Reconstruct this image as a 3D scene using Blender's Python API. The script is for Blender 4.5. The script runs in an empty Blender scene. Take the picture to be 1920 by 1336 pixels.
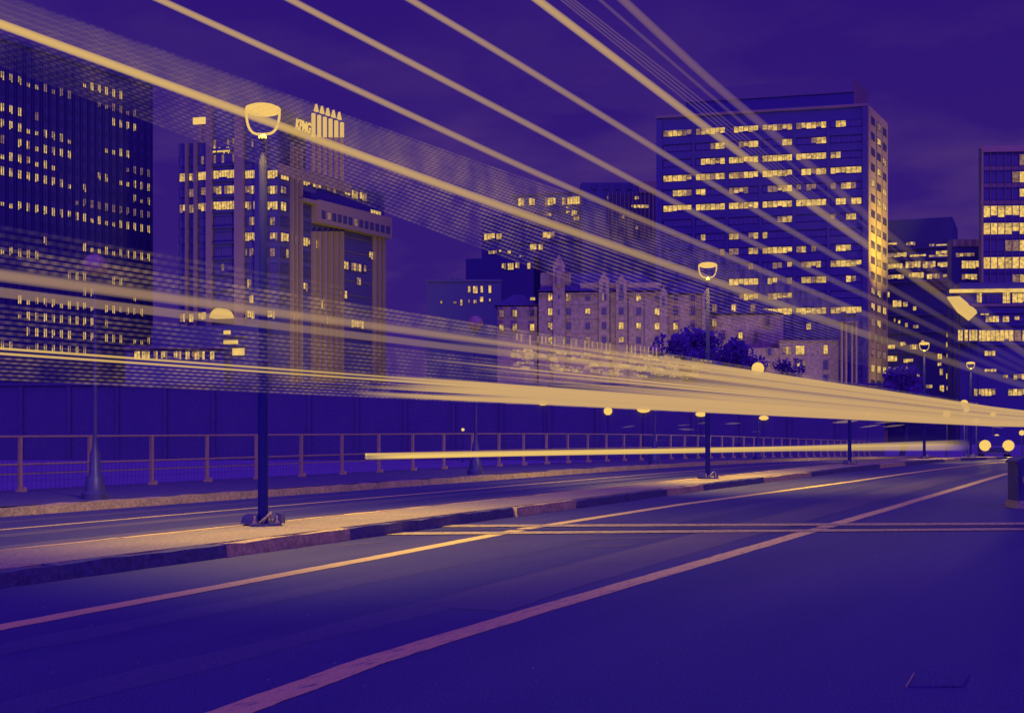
import bpy, math, random
from mathutils import Vector
random.seed(7)
S = bpy.context.scene
COL = S.collection

# ------------------------------------------------------------------ camera, sky, light, exposure
F, CX, HY, H = 2400.0, 960.0, 804.0, 1.3          # focal length / centre / horizon in photo pixels, eye height
SL = 0.52                                          # road heading: X = X0 + SL * Y
cam = bpy.data.cameras.new('camera'); co = bpy.data.objects.new('camera', cam); COL.objects.link(co)
cam.sensor_width = 36; cam.lens = 36 * F / 1920; cam.shift_y = (HY - 668) / 1920
cam.clip_start = 0.05; cam.clip_end = 8000
co.location = (0, 0, H); co.rotation_euler = (math.pi / 2, 0, 0)
S.camera = co

EXPO = 1.6; K = 2 ** EXPO
S.view_settings.view_transform = 'Standard'; S.view_settings.look = 'None'
S.view_settings.gamma = 1; S.view_settings.use_curve_mapping = False
S.view_settings.exposure = EXPO
S.render.engine = 'CYCLES'
S.cycles.use_denoising = True
S.cycles.max_bounces = 5; S.cycles.transparent_max_bounces = 96
S.cycles.sample_clamp_indirect = 2.0; S.cycles.caustics_reflective = False; S.cycles.caustics_refractive = False

W = bpy.data.worlds.new('World'); S.world = W; W.use_nodes = True
nt = W.node_tree; N = nt.nodes; L = nt.links
bg = N['Background']; bg.inputs['Strength'].default_value = 1.0 / K
tc = N.new('ShaderNodeTexCoord'); sep = N.new('ShaderNodeSeparateXYZ'); L.new(tc.outputs['Generated'], sep.inputs[0])
mp = N.new('ShaderNodeMapping'); mp.inputs['Scale'].default_value = (1.6, 1.6, 5.0); L.new(tc.outputs['Generated'], mp.inputs[0])
no = N.new('ShaderNodeTexNoise'); no.inputs['Scale'].default_value = 3.2; no.inputs['Detail'].default_value = 6; no.inputs['Roughness'].default_value = .55
L.new(mp.outputs[0], no.inputs['Vector'])
el = N.new('ShaderNodeMapRange'); el.inputs[1].default_value = 0.0; el.inputs[2].default_value = 0.36; el.inputs[3].default_value = .62; el.inputs[4].default_value = 0.0
L.new(sep.outputs[2], el.inputs[0])
cl = N.new('ShaderNodeMapRange'); cl.inputs[1].default_value = .45; cl.inputs[2].default_value = .75; cl.inputs[3].default_value = 0.15; cl.inputs[4].default_value = 1.35
L.new(no.outputs['Fac'], cl.inputs[0])
mu = N.new('ShaderNodeMath'); mu.operation = 'MULTIPLY'; L.new(el.outputs[0], mu.inputs[0]); L.new(cl.outputs[0], mu.inputs[1])
mx = N.new('ShaderNodeMix'); mx.data_type = 'RGBA'
mx.inputs[6].default_value = (.0255, .0068, .178, 1); mx.inputs[7].default_value = (.16, .072, .185, 1)
L.new(mu.outputs[0], mx.inputs[0]); L.new(mx.outputs[2], bg.inputs['Color'])

sun = bpy.data.lights.new('dusk_sky_light', 'SUN'); so = bpy.data.objects.new('dusk_sky_light', sun); COL.objects.link(so)
sun.energy = 1.5; sun.angle = math.radians(130); sun.color = (.15, .046, 1.0)
so.rotation_euler = (math.radians(54), 0, math.radians(4))

AMB = (1.0, .68, .02)                               # sodium light colour

# ------------------------------------------------------------------ projection helpers
def gz(Y):
    """road height along the view depth: flat, then the far ramp of the bridge falls away"""
    if Y < 35: return 0.0
    if Y < 65: return -.0003 * (Y - 35) ** 2
    return -.27 - .018 * (min(Y, 160) - 65)
def ground(px, py, dz=0.0):
    lo, hi = 1.0, 400.0
    for _ in range(60):
        m = (lo + hi) / 2
        if HY + F * (H - gz(m) - dz) / m > py: lo = m
        else: hi = m
    return Vector(((px - CX) / F * lo, lo, gz(lo) + dz))
def road(X0, Y, dz=0.0): return Vector((X0 + SL * Y, Y, gz(Y) + dz))
def onplane(px, py, X0):
    k = (px - CX) / F; Y = X0 / (k - SL)
    return Vector((k * Y, Y, H + (HY - py) / F * Y))
RD = Vector((SL, 1, 0)).normalized(); RN = Vector((1, -SL, 0)).normalized()     # along / across the road

# ------------------------------------------------------------------ materials
M = {}
def newmat(name):
    m = bpy.data.materials.new(name); m.use_nodes = True; M[name] = m
    return m, m.node_tree.nodes, m.node_tree.links
def surf(name, a, b, rough=.7, scale=3.0, bump=.0, metal=0.0, stretch=None, spec=.4, detail=6, scale2=None, grain=.28):
    m, n, l = newmat(name); p = n['Principled BSDF']
    p.inputs['Roughness'].default_value = rough; p.inputs['Metallic'].default_value = metal; p.inputs['Specular IOR Level'].default_value = spec
    t = n.new('ShaderNodeTexCoord'); mp = n.new('ShaderNodeMapping'); l.new(t.outputs['Object'], mp.inputs[0])
    if stretch:
        mp.vector_type = 'TEXTURE'; mp.inputs['Rotation'].default_value = (0, 0, -math.atan2(SL, 1)); mp.inputs['Scale'].default_value = tuple(1 / q for q in stretch)
    x = n.new('ShaderNodeTexNoise'); x.inputs['Scale'].default_value = scale; x.inputs['Detail'].default_value = detail; x.inputs['Roughness'].default_value = .62
    l.new(mp.outputs[0], x.inputs['Vector'])
    r = n.new('ShaderNodeMapRange'); r.inputs[1].default_value = .32; r.inputs[2].default_value = .68; l.new(x.outputs['Fac'], r.inputs[0])
    c = n.new('ShaderNodeMix'); c.data_type = 'RGBA'; c.inputs[6].default_value = (*a, 1); c.inputs[7].default_value = (*b, 1)
    l.new(r.outputs[0], c.inputs[0]); out = c.outputs[2]
    if scale2:
        y = n.new('ShaderNodeTexNoise'); y.inputs['Scale'].default_value = scale2; y.inputs['Detail'].default_value = 3; l.new(t.outputs['Object'], y.inputs['Vector'])
        r2 = n.new('ShaderNodeMapRange'); r2.inputs[1].default_value = .3; r2.inputs[2].default_value = .7; r2.inputs[3].default_value = 1 - grain; r2.inputs[4].default_value = 1 + grain
        l.new(y.outputs['Fac'], r2.inputs[0])
        v = n.new('ShaderNodeVectorMath'); v.operation = 'SCALE'; l.new(out, v.inputs[0]); l.new(r2.outputs[0], v.inputs['Scale']); out = v.outputs[0]
    l.new(out, p.inputs['Base Color'])
    if bump:
        bn = n.new('ShaderNodeBump'); bn.inputs['Strength'].default_value = bump; bn.inputs['Distance'].default_value = .02
        z = n.new('ShaderNodeTexNoise'); z.inputs['Scale'].default_value = scale * 9; z.inputs['Detail'].default_value = 4; l.new(t.outputs['Object'], z.inputs['Vector'])
        l.new(z.outputs['Fac'], bn.inputs['Height']); l.new(bn.outputs[0], p.inputs['Normal'])
    return m
def glow(name, col, strength, var=0.0, scale=1.2, sample=False):
    """a thing that gives off light; var = uneven brightness of a lit interior"""
    m, n, l = newmat(name)
    for q in list(n):
        if q.type == 'BSDF_PRINCIPLED': n.remove(q)
    e = n.new('ShaderNodeEmission'); e.inputs['Color'].default_value = (*col, 1); e.inputs['Strength'].default_value = strength / K
    if var:
        t = n.new('ShaderNodeNewGeometry'); x = n.new('ShaderNodeTexNoise'); x.inputs['Scale'].default_value = scale; x.inputs['Detail'].default_value = 3
        l.new(t.outputs['Position'], x.inputs['Vector'])
        r = n.new('ShaderNodeMapRange'); r.inputs[1].default_value = .33; r.inputs[2].default_value = .64; r.inputs[3].default_value = strength / K * (1 - var); r.inputs[4].default_value = strength / K * (1 + var * .45)
        l.new(x.outputs['Fac'], r.inputs[0]); l.new(r.outputs[0], e.inputs['Strength'])
    l.new(e.outputs[0], n['Material Output'].inputs[0])
    if not sample: m.cycles.emission_sampling = 'NONE'
    return m
def trail(name, col, alpha, soft=1.4, period=0.0, duty=.5):
    """glowing streak: alpha falls off toward the tube's rim, optional flicker along its length"""
    m, n, l = newmat(name)
    for q in list(n):
        if q.type == 'BSDF_PRINCIPLED': n.remove(q)
    e = n.new('ShaderNodeEmission'); e.inputs['Color'].default_value = (*col, 1); e.inputs['Strength'].default_value = 1 / K
    tr = n.new('ShaderNodeBsdfTransparent'); mix = n.new('ShaderNodeMixShader')
    lw = n.new('ShaderNodeLayerWeight'); inv = n.new('ShaderNodeMath'); inv.operation = 'SUBTRACT'; inv.inputs[0].default_value = 1; l.new(lw.outputs['Facing'], inv.inputs[1])
    lw.inputs['Blend'].default_value = .5
    pw = n.new('ShaderNodeMath'); pw.operation = 'POWER'; l.new(inv.outputs[0], pw.inputs[0]); pw.inputs[1].default_value = soft
    at = n.new('ShaderNodeAttribute'); at.attribute_name = 'amount'
    a = n.new('ShaderNodeMath'); a.operation = 'MULTIPLY'; l.new(pw.outputs[0], a.inputs[0]); l.new(at.outputs['Fac'], a.inputs[1]); out = a.outputs[0]
    if period:
        le = n.new('ShaderNodeAttribute'); le.attribute_name = 'run'
        d = n.new('ShaderNodeMath'); d.operation = 'MULTIPLY'; d.inputs[1].default_value = 2 * math.pi / period; l.new(le.outputs['Fac'], d.inputs[0])
        s = n.new('ShaderNodeMath'); s.operation = 'SINE'; l.new(d.outputs[0], s.inputs[0])
        r = n.new('ShaderNodeMapRange'); r.inputs[1].default_value = 1 - 2 * duty - .35; r.inputs[2].default_value = 1 - 2 * duty + .35; l.new(s.outputs[0], r.inputs[0])
        ps = n.new('ShaderNodeNewGeometry'); nz = n.new('ShaderNodeTexNoise'); nz.inputs['Scale'].default_value = 5.5; nz.inputs['Detail'].default_value = 3; l.new(ps.outputs['Position'], nz.inputs['Vector'])
        nr = n.new('ShaderNodeMapRange'); nr.inputs[1].default_value = .34; nr.inputs[2].default_value = .66; nr.inputs[3].default_value = .25; nr.inputs[4].default_value = 1.35; l.new(nz.outputs['Fac'], nr.inputs[0])
        fl_ = n.new('ShaderNodeMapRange'); fl_.inputs[3].default_value = .36; fl_.inputs[4].default_value = 1.0; l.new(r.outputs[0], fl_.inputs[0])
        b0 = n.new('ShaderNodeMath'); b0.operation = 'MULTIPLY'; l.new(fl_.outputs[0], b0.inputs[0]); l.new(nr.outputs[0], b0.inputs[1])
        b = n.new('ShaderNodeMath'); b.operation = 'MULTIPLY'; l.new(out, b.inputs[0]); l.new(b0.outputs[0], b.inputs[1]); out = b.outputs[0]
    c = n.new('ShaderNodeMath'); c.operation = 'MULTIPLY'; c.inputs[1].default_value = alpha; c.use_clamp = True; l.new(out, c.inputs[0])
    l.new(c.outputs[0], mix.inputs[0]); l.new(tr.outputs[0], mix.inputs[1]); l.new(e.outputs[0], mix.inputs[2]); l.new(mix.outputs[0], n['Material Output'].inputs[0])
    m.cycles.emission_sampling = 'NONE'
    return m

surf('asphalt', (.046, .044, .128), (.072, .066, .142), .66, 1.1, .14, stretch=(1.0, .12, 1), scale2=75, spec=.22, grain=.6)
surf('asphalt_worn', (.06, .056, .132), (.085, .078, .142), .6, .9, .4, stretch=(1.0, .1, 1), scale2=75, spec=.24, grain=.5)
surf('asphalt_patch', (.085, .075, .135), (.115, .1, .14), .75, .8, .35, stretch=(1.0, .3, 1), scale2=60, spec=.16)
surf('concrete', (.26, .22, .13), (.36, .29, .15), .8, 1.3, .6, stretch=(1.0, .35, 1), scale2=22)
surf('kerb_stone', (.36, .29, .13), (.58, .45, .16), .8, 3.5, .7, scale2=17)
surf('pale_edge_strip', (.6, .46, .15), (.75, .57, .16), .7, 4)
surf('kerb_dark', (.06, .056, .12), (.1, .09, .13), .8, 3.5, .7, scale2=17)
surf('sidewalk', (.085, .078, .13), (.11, .1, .135), .8, 1.0, .4, scale2=20)
surf('earth', (.19, .135, .235), (.21, .15, .25), .9, .1)
surf('post_metal', (.05, .046, .125), (.06, .054, .13), .42, 6, spec=.4)
surf('lamp_pole', (.016, .016, .12), (.022, .02, .125), .6, 6, spec=.1)
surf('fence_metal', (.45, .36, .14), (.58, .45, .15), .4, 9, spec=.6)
surf('steel', (.35, .3, .16), (.45, .38, .18), .35, 6, spec=.6)
surf('facade_dark', (.07, .067, .15), (.085, .08, .155), .6, .05)
surf('facade_deep', (.055, .053, .145), (.065, .062, .15), .6, .05)
surf('facade_fascia', (.14, .11, .15), (.15, .12, .155), .7, .08)
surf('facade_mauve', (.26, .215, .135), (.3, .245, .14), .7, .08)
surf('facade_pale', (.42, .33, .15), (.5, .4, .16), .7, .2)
surf('stone', (.27, .22, .155), (.35, .28, .165), .85, .22, .2, scale2=1.4)
surf('wall_dark', (.085, .075, .135), (.105, .09, .14), .8, .5, .2, scale2=4, grain=.1)
surf('roof_dark', (.07, .068, .13), (.085, .08, .13), .7, .4)
surf('glass_dark', (.06, .058, .125), (.075, .07, .13), .2, .3, spec=.5)
fm = surf('foliage', (.2, .125, .34), (.22, .14, .36), .8, 1.5, spec=.1)
fn, fl = fm.node_tree.nodes, fm.node_tree.links                # thin leaves let light through
ft_ = fn.new('ShaderNodeBsdfTranslucent'); fx_ = fn.new('ShaderNodeMixShader'); fx_.inputs[0].default_value = .5
fl.new(fn['Principled BSDF'].inputs['Base Color'].links[0].from_socket, ft_.inputs['Color'])
fl.new(fn['Principled BSDF'].outputs[0], fx_.inputs[1]); fl.new(ft_.outputs[0], fx_.inputs[2]); fl.new(fx_.outputs[0], fn['Material Output'].inputs[0])
surf('bark', (.06, .058, .12), (.08, .075, .12), .9, 4)
surf('car_paint', (.06, .056, .13), (.08, .07, .13), .25, 2, spec=.6)
surf('rubber', (.045, .045, .12), (.05, .05, .12), .8, 5)
# worn road paint: paint colour wears through to the asphalt
def paint(name, lo, hi, wear):
    m = surf(name, (.16, .13, .13), hi, .7, 9, .2, stretch=(2.5, .5, 1), scale2=90, grain=.2)
    for q in m.node_tree.nodes:
        if q.type == 'MAP_RANGE': q.inputs[1].default_value = wear - .08; q.inputs[2].default_value = wear + .10; break
paint('road_paint', None, (.74, .58, .15), .31)
paint('road_paint_worn', None, (.70, .55, .15), .37)

paint('joint_paint', None, (.46, .37, .15), .42)
C_HI, C_MID, C_LO = (.90, .57, .155), (.58, .35, .165), (.22, .115, .18)
glow('lit_bright', C_HI, .98, .5, 1.5); glow('lit_mid', (.72, .45, .15), .85, .6, 1.5); glow('lit_dim', (.33, .18, .16), .8, .6, 1.5)
glow('sign_light', (.94, .60, .16), 1.0); glow('lamp_light', (.97, .61, .155), 1.0, sample=True); glow('lamp_rim', (.93, .59, .155), 1.0)
glow('headlight', (.97, .61, .155), 1.0)
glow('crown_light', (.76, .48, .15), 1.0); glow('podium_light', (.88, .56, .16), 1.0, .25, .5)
surf('globe_glass', (.34, .24, .16), (.38, .27, .16), .3, 3)
trail('streak_bold', (.78, .49, .15), 1.0, 1.5)
trail('streak_line', (.68, .42, .155), .95, 2.0)
trail('streak_led', (.74, .47, .16), .38, .9)
trail('streak_soft', (.50, .30, .165), .42, .8)
trail('streak_faint', (.42, .23, .17), .5, 1.4)
trail('streak_band', (.63, .385, .165), 1.0, .3)
trail('streak_dots', (.50, .30, .165), .5, 1.0, .062, .45)
trail('streak_fine_dots', (.46, .265, .17), .6, 1.0, .055, .5)
trail('streak_hot', (.95, .61, .155), 1.0, 1.0)
trail('streak_glow', (.86, .55, .155), .42, 2.4)

LIT = ['glass_dark', 'lit_dim', 'lit_mid', 'lit_bright']

# ------------------------------------------------------------------ mesh helpers
class MB:
    def __init__(s): s.v = []; s.f = []; s.m = []
    def quad(s, a, b, c, d, mi=0):
        i = len(s.v); s.v += [a, b, c, d]; s.f.append((i, i + 1, i + 2, i + 3)); s.m.append(mi)
    def obox(s, o, a, b, c, mi=0):
        o = Vector(o); a = Vector(a); b = Vector(b); c = Vector(c); i = len(s.v)
        s.v += [o, o + a, o + a + b, o + b, o + c, o + a + c, o + a + b + c, o + b + c]
        fs = [(0, 3, 2, 1), (4, 5, 6, 7), (0, 1, 5, 4), (1, 2, 6, 5), (2, 3, 7, 6), (3, 0, 4, 7)]
        if a.cross(b).dot(c) < 0: fs = [q[::-1] for q in fs]
        s.f += [tuple(i + k for k in q) for q in fs]; s.m += [mi] * 6
    def box(s, c, sx, sy, sz, mi=0, rz=0.0):
        ca, sa = math.cos(rz), math.sin(rz); a = Vector((ca, sa, 0)) * sx; b = Vector((-sa, ca, 0)) * sy; d = Vector((0, 0, sz))
        s.obox(Vector(c) - a / 2 - b / 2, a, b, d, mi)          # c = centre of the bottom face
    def lathe(s, c, prof, n=16, mi=0):
        c = Vector(c); i0 = len(s.v)
        for r, z in prof:
            for k in range(n):
                a = 2 * math.pi * k / n; s.v.append(c + Vector((r * math.cos(a), r * math.sin(a), z)))
        for j in range(len(prof) - 1):
            for k in range(n):
                k2 = (k + 1) % n
                s.f.append((i0 + j * n + k, i0 + j * n + k2, i0 + (j + 1) * n + k2, i0 + (j + 1) * n + k)); s.m.append(mi)
        s.f.append(tuple(i0 + k for k in range(n))[::-1]); s.m.append(mi)
        s.f.append(tuple(i0 + (len(prof) - 1) * n + k for k in range(n))); s.m.append(mi)
    def tube(s, pts, rad, n=6, mi=0):
        i0 = len(s.v)
        for j, p in enumerate(pts):
            p = Vector(p); d = Vector(pts[min(j + 1, len(pts) - 1)]) - Vector(pts[max(j - 1, 0)]); d.normalize()
            up = Vector((0, 0, 1)) if abs(d.z) < .95 else Vector((1, 0, 0)); a = d.cross(up).normalized(); b = a.cross(d)
            r = rad[j] if hasattr(rad, '__len__') else rad
            for k in range(n):
                t = 2 * math.pi * (k + .5) / n; s.v.append(p + a * (r * math.cos(t)) + b * (r * math.sin(t)))
        for j in range(len(pts) - 1):
            for k in range(n):
                k2 = (k + 1) % n; s.f.append((i0 + j * n + k, i0 + (j + 1) * n + k, i0 + (j + 1) * n + k2, i0 + j * n + k2)); s.m.append(mi)
        s.f.append(tuple(i0 + k for k in range(n))); s.m.append(mi)
        s.f.append(tuple(i0 + (len(pts) - 1) * n + k for k in range(n))[::-1]); s.m.append(mi)
    def prism(s, poly, ext, mi=0):
        """poly: list of Vectors (planar), ext: Vector"""
        i = len(s.v); n = len(poly); ext = Vector(ext)
        s.v += [Vector(p) for p in poly] + [Vector(p) + ext for p in poly]
        s.f.append(tuple(range(i, i + n))); s.f.append(tuple(range(i + n, i + 2 * n))[::-1]); s.m += [mi, mi]
        for k in range(n):
            k2 = (k + 1) % n; s.f.append((i + k, i + n + k, i + n + k2, i + k2)); s.m.append(mi)
    def build(s, name, mats, parent=None, smooth=False, loc=None):
        if isinstance(mats, str): mats = [mats]
        org = Vector(loc) if loc is not None else (root_loc(parent) if parent else Vector((0, 0, 0)))
        me = bpy.data.meshes.new(name); me.from_pydata([tuple(Vector(p) - org) for p in s.v], [], s.f)
        for q in mats: me.materials.append(M[q])
        for p, mi in zip(me.polygons, s.m): p.material_index = mi; p.use_smooth = smooth
        if smooth: me.set_sharp_from_angle(angle=math.radians(40))
        me.update()
        o = bpy.data.objects.new(name, me); COL.objects.link(o)
        if parent: o.parent = parent
        elif loc is not None: o.location = org
        return o
def root_loc(o):
    v = Vector((0, 0, 0))
    while o: v += o.location; o = o.parent
    return v
def tag(o, label=None, cat=None, group=None, kind=None):
    if label: o['label'] = label
    if cat: o['category'] = cat
    if group: o['group'] = group
    if kind: o['kind'] = kind
    return o
def thing(name, label, cat, loc=(0, 0, 0), group=None):
    o = bpy.data.objects.new(name, None); COL.objects.link(o); o.location = loc; o.empty_display_size = .2
    return tag(o, label, cat, group)
def copy_tree(o, parent=None):
    c = o.copy(); COL.objects.link(c); c.parent = parent
    for ch in o.children: copy_tree(ch, c)
    return c
def structure(o): o['kind'] = 'structure'; return o

# ------------------------------------------------------------------ ground, roads, pavement
YS = [-12 + 2 * i for i in range(60)] + [110, 125, 140, 160, 200, 260, 340]
def sheet(name, mat, x0s, dz, ys=YS):
    b = MB(); n = len(x0s)
    for Y in ys:
        for X0 in x0s: b.v.append(road(X0, Y, dz))
    for j in range(len(ys) - 1):
        for i in range(n - 1): b.f.append((j * n + i, j * n + i + 1, (j + 1) * n + i + 1, (j + 1) * n + i)); b.m.append(0)
    return structure(b.build(name, mat))
g = MB(); gy = [-3000, -40, 0, 30, 40, 50, 60, 70, 85, 100, 130, 160, 400, 3500]
for Y in gy:
    for X in (-3500, -100, 100, 3500): g.v.append(Vector((X, Y, gz(Y) - .3)))
for j in range(len(gy) - 1):
    for i in range(3): g.f.append((j * 4 + i, j * 4 + i + 1, j * 4 + 5 + i, j * 4 + 4 + i)); g.m.append(0)
structure(g.build('ground', 'earth'))
near = sheet('near_road', 'asphalt', [-10.2, -8, -6, -4, -2, 0, 4, 10, 24], 0)
far = sheet('far_road', 'asphalt', [-17.4, -16, -14, -12.5, -11.1], 0)

def strip(name, mat, pts, w, parent, dz=.004, seg=10, dash=None):
    """a painted strip along a polyline of ground points"""
    P = []
    for a, b in zip(pts[:-1], pts[1:]):
        for t in range(seg): P.append(a.lerp(b, t / seg))
    P.append(pts[-1]); b = MB()
    for j, p in enumerate(P):
        d = (P[min(j + 1, len(P) - 1)] - P[max(j - 1, 0)]); nrm = Vector((d.y, -d.x, 0)).normalized()
        ww = w(p.y) if callable(w) else w; ra = .012 * random.uniform(-1, 1)
        for s in (-1, 1):
            q = p + nrm * (s * ww / 2 + ra * random.random()); q.z = gz(q.y) + dz; b.v.append(q)
    for j in range(len(P) - 1): b.f.append((2 * j, 2 * j + 1, 2 * j + 3, 2 * j + 2)); b.m.append(0)
    return b.build(name, mat, parent)
# lane lines
strip('lane_line', 'road_paint_worn', [ground(430 - 300, 1336 + 96), ground(430, 1336), ground(700, 1238), ground(1000, 1146), ground(1400, 1030), ground(1660, 955), ground(1890, 887)], .2, near, seg=14)
strip('lane_line', 'road_paint', [ground(-120, 1199), ground(0, 1176), ground(420, 1098), ground(700, 1046), ground(990, 990), ground(1280, 945), ground(1600, 902), ground(1905, 864)], .19, near, seg=12)
strip('edge_line', 'road_paint', [road(-15.15, 11), road(-15.2, 20), road(-15.25, 30), road(-15.1, 45), road(-15.1, 100)], .11, far, seg=20)
strip('edge_line', 'road_paint', [road(-11.62, 9), road(-11.6, 20), road(-11.6, 32), road(-11.7, 60), road(-11.7, 100)], .09, far, seg=20)
# resurfaced strip beside the nearer lane line and the steel joint across the deck
strip('road_patch', 'asphalt_patch', [ground(860, 1141), ground(1000, 1098), ground(1280, 1022), ground(1560, 950), ground(1800, 890)], lambda y: .75, near, dz=.0025)
for (ya, yb, w) in ((985, 982, .40), (999, 992, .36)):
    a, c = ground(705, ya + 2), ground(1940, yb)
    strip('deck_joint', 'joint_paint', [a, a.lerp(c, .5), c], w, near, dz=.009, seg=16)
strip('joint_seal', 'rubber', [ground(740, 994), ground(1330, 991), ground(1940, 987)], .16, near, dz=.006)
for (x0, y0, x1, y1, w, mt) in ((820, 1012, 960, 1011, .10, 'asphalt_patch'), (1080, 1010, 1240, 1007, .16, 'asphalt_patch'), (1090, 1024, 1180, 1022, .12, 'asphalt_patch'), (620, 1022, 720, 1016, .1, 'asphalt_patch')):
    strip('road_patch', mt, [ground(x0, y0), ground((x0 + x1) / 2, (y0 + y1) / 2 + .5), ground(x1, y1)], lambda y, w=w: w * random.uniform(.6, 1.2), near, dz=.003)
# long wheel-worn bands on the far carriageway
for X0, w in ((-14.35, .35), (-12.9, .4), (-16.4, .35)):
    strip('wheel_track', 'asphalt_patch', [road(X0, 10), road(X0 + .05, 30), road(X0, 70)], lambda y, w=w: w * random.uniform(.8, 1.15), far, dz=.002, seg=24)

def crack(x0, y0, x1, y1, n):
    P = []; a, b = ground(x0, y0), ground(x1, y1); d = (b - a); nn = Vector((-d.y, d.x, 0)).normalized(); off = 0
    for i in range(n + 1): off += random.uniform(-.05, .05); P.append(a.lerp(b, i / n) + nn * off)
    return P
for q in ((620, 1140, 860, 1118, 22), (1020, 1060, 1230, 1050, 18), (300, 1120, 480, 1090, 16)):
    strip('crack', 'rubber', crack(*q), lambda y: random.uniform(.004, .012), near, dz=.0035, seg=2)
for X0, w in ((-6.9, .34), (-5.4, .34)):
    strip('wheel_track', 'asphalt_worn', [road(X0, 4.5), road(X0 - .15, 14), road(X0 - .4, 30), road(X0 - .5, 80)], lambda y, w=w: w * random.uniform(.75, 1.2), near, dz=.0015, seg=24)
# median island: slabs on top, kerb stones in front (each a piece of its own)
def rough_block(o, a, b, c, nseg, j, mi=0):
    """block along a, with chipped, uneven upper edges"""
    B = MB(); o = Vector(o); a = Vector(a); b = Vector(b); c = Vector(c)
    for i in range(nseg + 1):
        p = o + a * (i / nseg); r = lambda: random.uniform(-j, j)
        z = Vector((0, 0, 1)); bn = b.normalized()
        B.v += [p, p + c + bn * (r() + j) + z * (r() - j), p + b + c - bn * (r() + j) + z * (r() - j), p + b]
    for i in range(nseg):
        k = 4 * i
        for e in range(4):
            e2 = (e + 1) % 4; B.f.append((k + e, k + 4 + e, k + 4 + e2, k + e2)); B.m.append(mi)
    B.f.append((0, 1, 2, 3)); B.f.append((4 * nseg + 3, 4 * nseg + 2, 4 * nseg + 1, 4 * nseg)); B.m += [mi, mi]
    return B
med = structure(thing('median', None, None, road(-10.7, 16)))
def mfront(Y): return -9.62 - .028 * max(0, min(Y - 12, 14))
mb_ = MB()
yy = [6 + 2 * i for i in range(55)]
for Y in yy: mb_.v += [road(mfront(Y) - .1, Y, -.02), road(mfront(Y) - .1, Y, .10), road(-11.2, Y, .10), road(-11.2, Y, -.02)]
for j in range(len(yy) - 1):
    for e in range(3): mb_.f.append((4 * j + e, 4 * j + 4 + e, 4 * j + 5 + e, 4 * j + 1 + e)); mb_.m.append(0)
mb_.build('median_core', 'concrete', med)
Y = 7.0; i = 0
while Y < 72:
    ln = 2.0 if Y < 30 else 4.0
    y0, y1 = Y + .006, Y + ln - .006
    z = .14 + random.uniform(-.004, .004)
    p0, p1 = road(mfront(y0) - .16, y0, .09), road(mfront(y1) - .16, y1, .09)
    q0, q1 = road(-11.2, y0, .09), road(-11.2, y1, .09)
    B = MB()
    up = Vector((0, 0, z - .09))
    B.prism([p0, p1, q1, q0], up); B.build('slab', 'concrete', med)
    off = -.05 if 15.2 < Y < 17.3 else (.015 * random.uniform(-1, 1))
    k0 = road(mfront(y0) - .16 + .006, y0, -.02); k1 = road(mfront(y1) - .16 + .006, y1, -.02)
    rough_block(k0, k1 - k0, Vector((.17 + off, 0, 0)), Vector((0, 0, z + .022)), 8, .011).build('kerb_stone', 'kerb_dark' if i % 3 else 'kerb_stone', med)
    Y += ln; i += 1
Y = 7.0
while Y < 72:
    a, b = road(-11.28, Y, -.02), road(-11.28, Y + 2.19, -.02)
    rough_block(a, b - a, Vector((.085, 0, 0)), Vector((0, 0, .172)), 5, .004).build('pale_edge_strip', 'pale_edge_strip', med); Y += 2.2  # paler strip along the median's rear edge
# far pavement
walk = sheet('sidewalk', 'sidewalk', [-22.4, -20, -17.72], .13, [4 + 2 * i for i in range(50)])
Y = 12.0
while Y < 92:
    ln = 1.5 if Y < 45 else 3.0
    y0, y1 = Y + .008, Y + ln - .008
    k0, k1 = road(-17.7, y0, -.02), road(-17.7, y1, -.02)
    rough_block(k0, k1 - k0, Vector((.26, 0, 0)), Vector((0, 0, .16 + random.uniform(-.008, .008))), 6, .012).build('kerb_stone', 'kerb_stone', walk)
    Y += ln
B = MB()
for j in range(45):
    a, c = road(-22.4, 4 + 2 * j, -.29), road(-22.4, 6 + 2 * j, -.29); B.quad(a, c, c + Vector((0, 0, .42)), a + Vector((0, 0, .42)))
structure(B.build('deck_edge', 'sidewalk'))
# access cover and grit on the carriageway
acc = thing('access_cover', 'rectangular steel cover set in the dark empty lane', 'manhole cover', ground(1755, 1276))
B = MB(); c = [ground(1704, 1288), ground(1806, 1288), ground(1818, 1264), ground(1718, 1264)]
B.prism([p + Vector((0, 0, .001)) for p in c], Vector((0, 0, .008))); B.build('plate', 'asphalt', acc)
B = MB(); B.tube([ground(1700, 1288) + Vector((0, 0, .006)), ground(1714, 1264) + Vector((0, 0, .006))], .006, 6); B.build('rim_edge', 'steel', acc)
B = MB()
for _ in range(70):
    p = ground(random.uniform(60, 1700), random.uniform(1000, 1310)); r = random.uniform(.002, .005) * (1 + p.y * .04)
    B.box(p, r * 1.6, r, r * .8, 0, random.random() * 3)
gr = B.build('grit', 'kerb_stone'); tag(gr, 'pale grit scattered on the asphalt', 'grit', kind='stuff')

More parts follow.
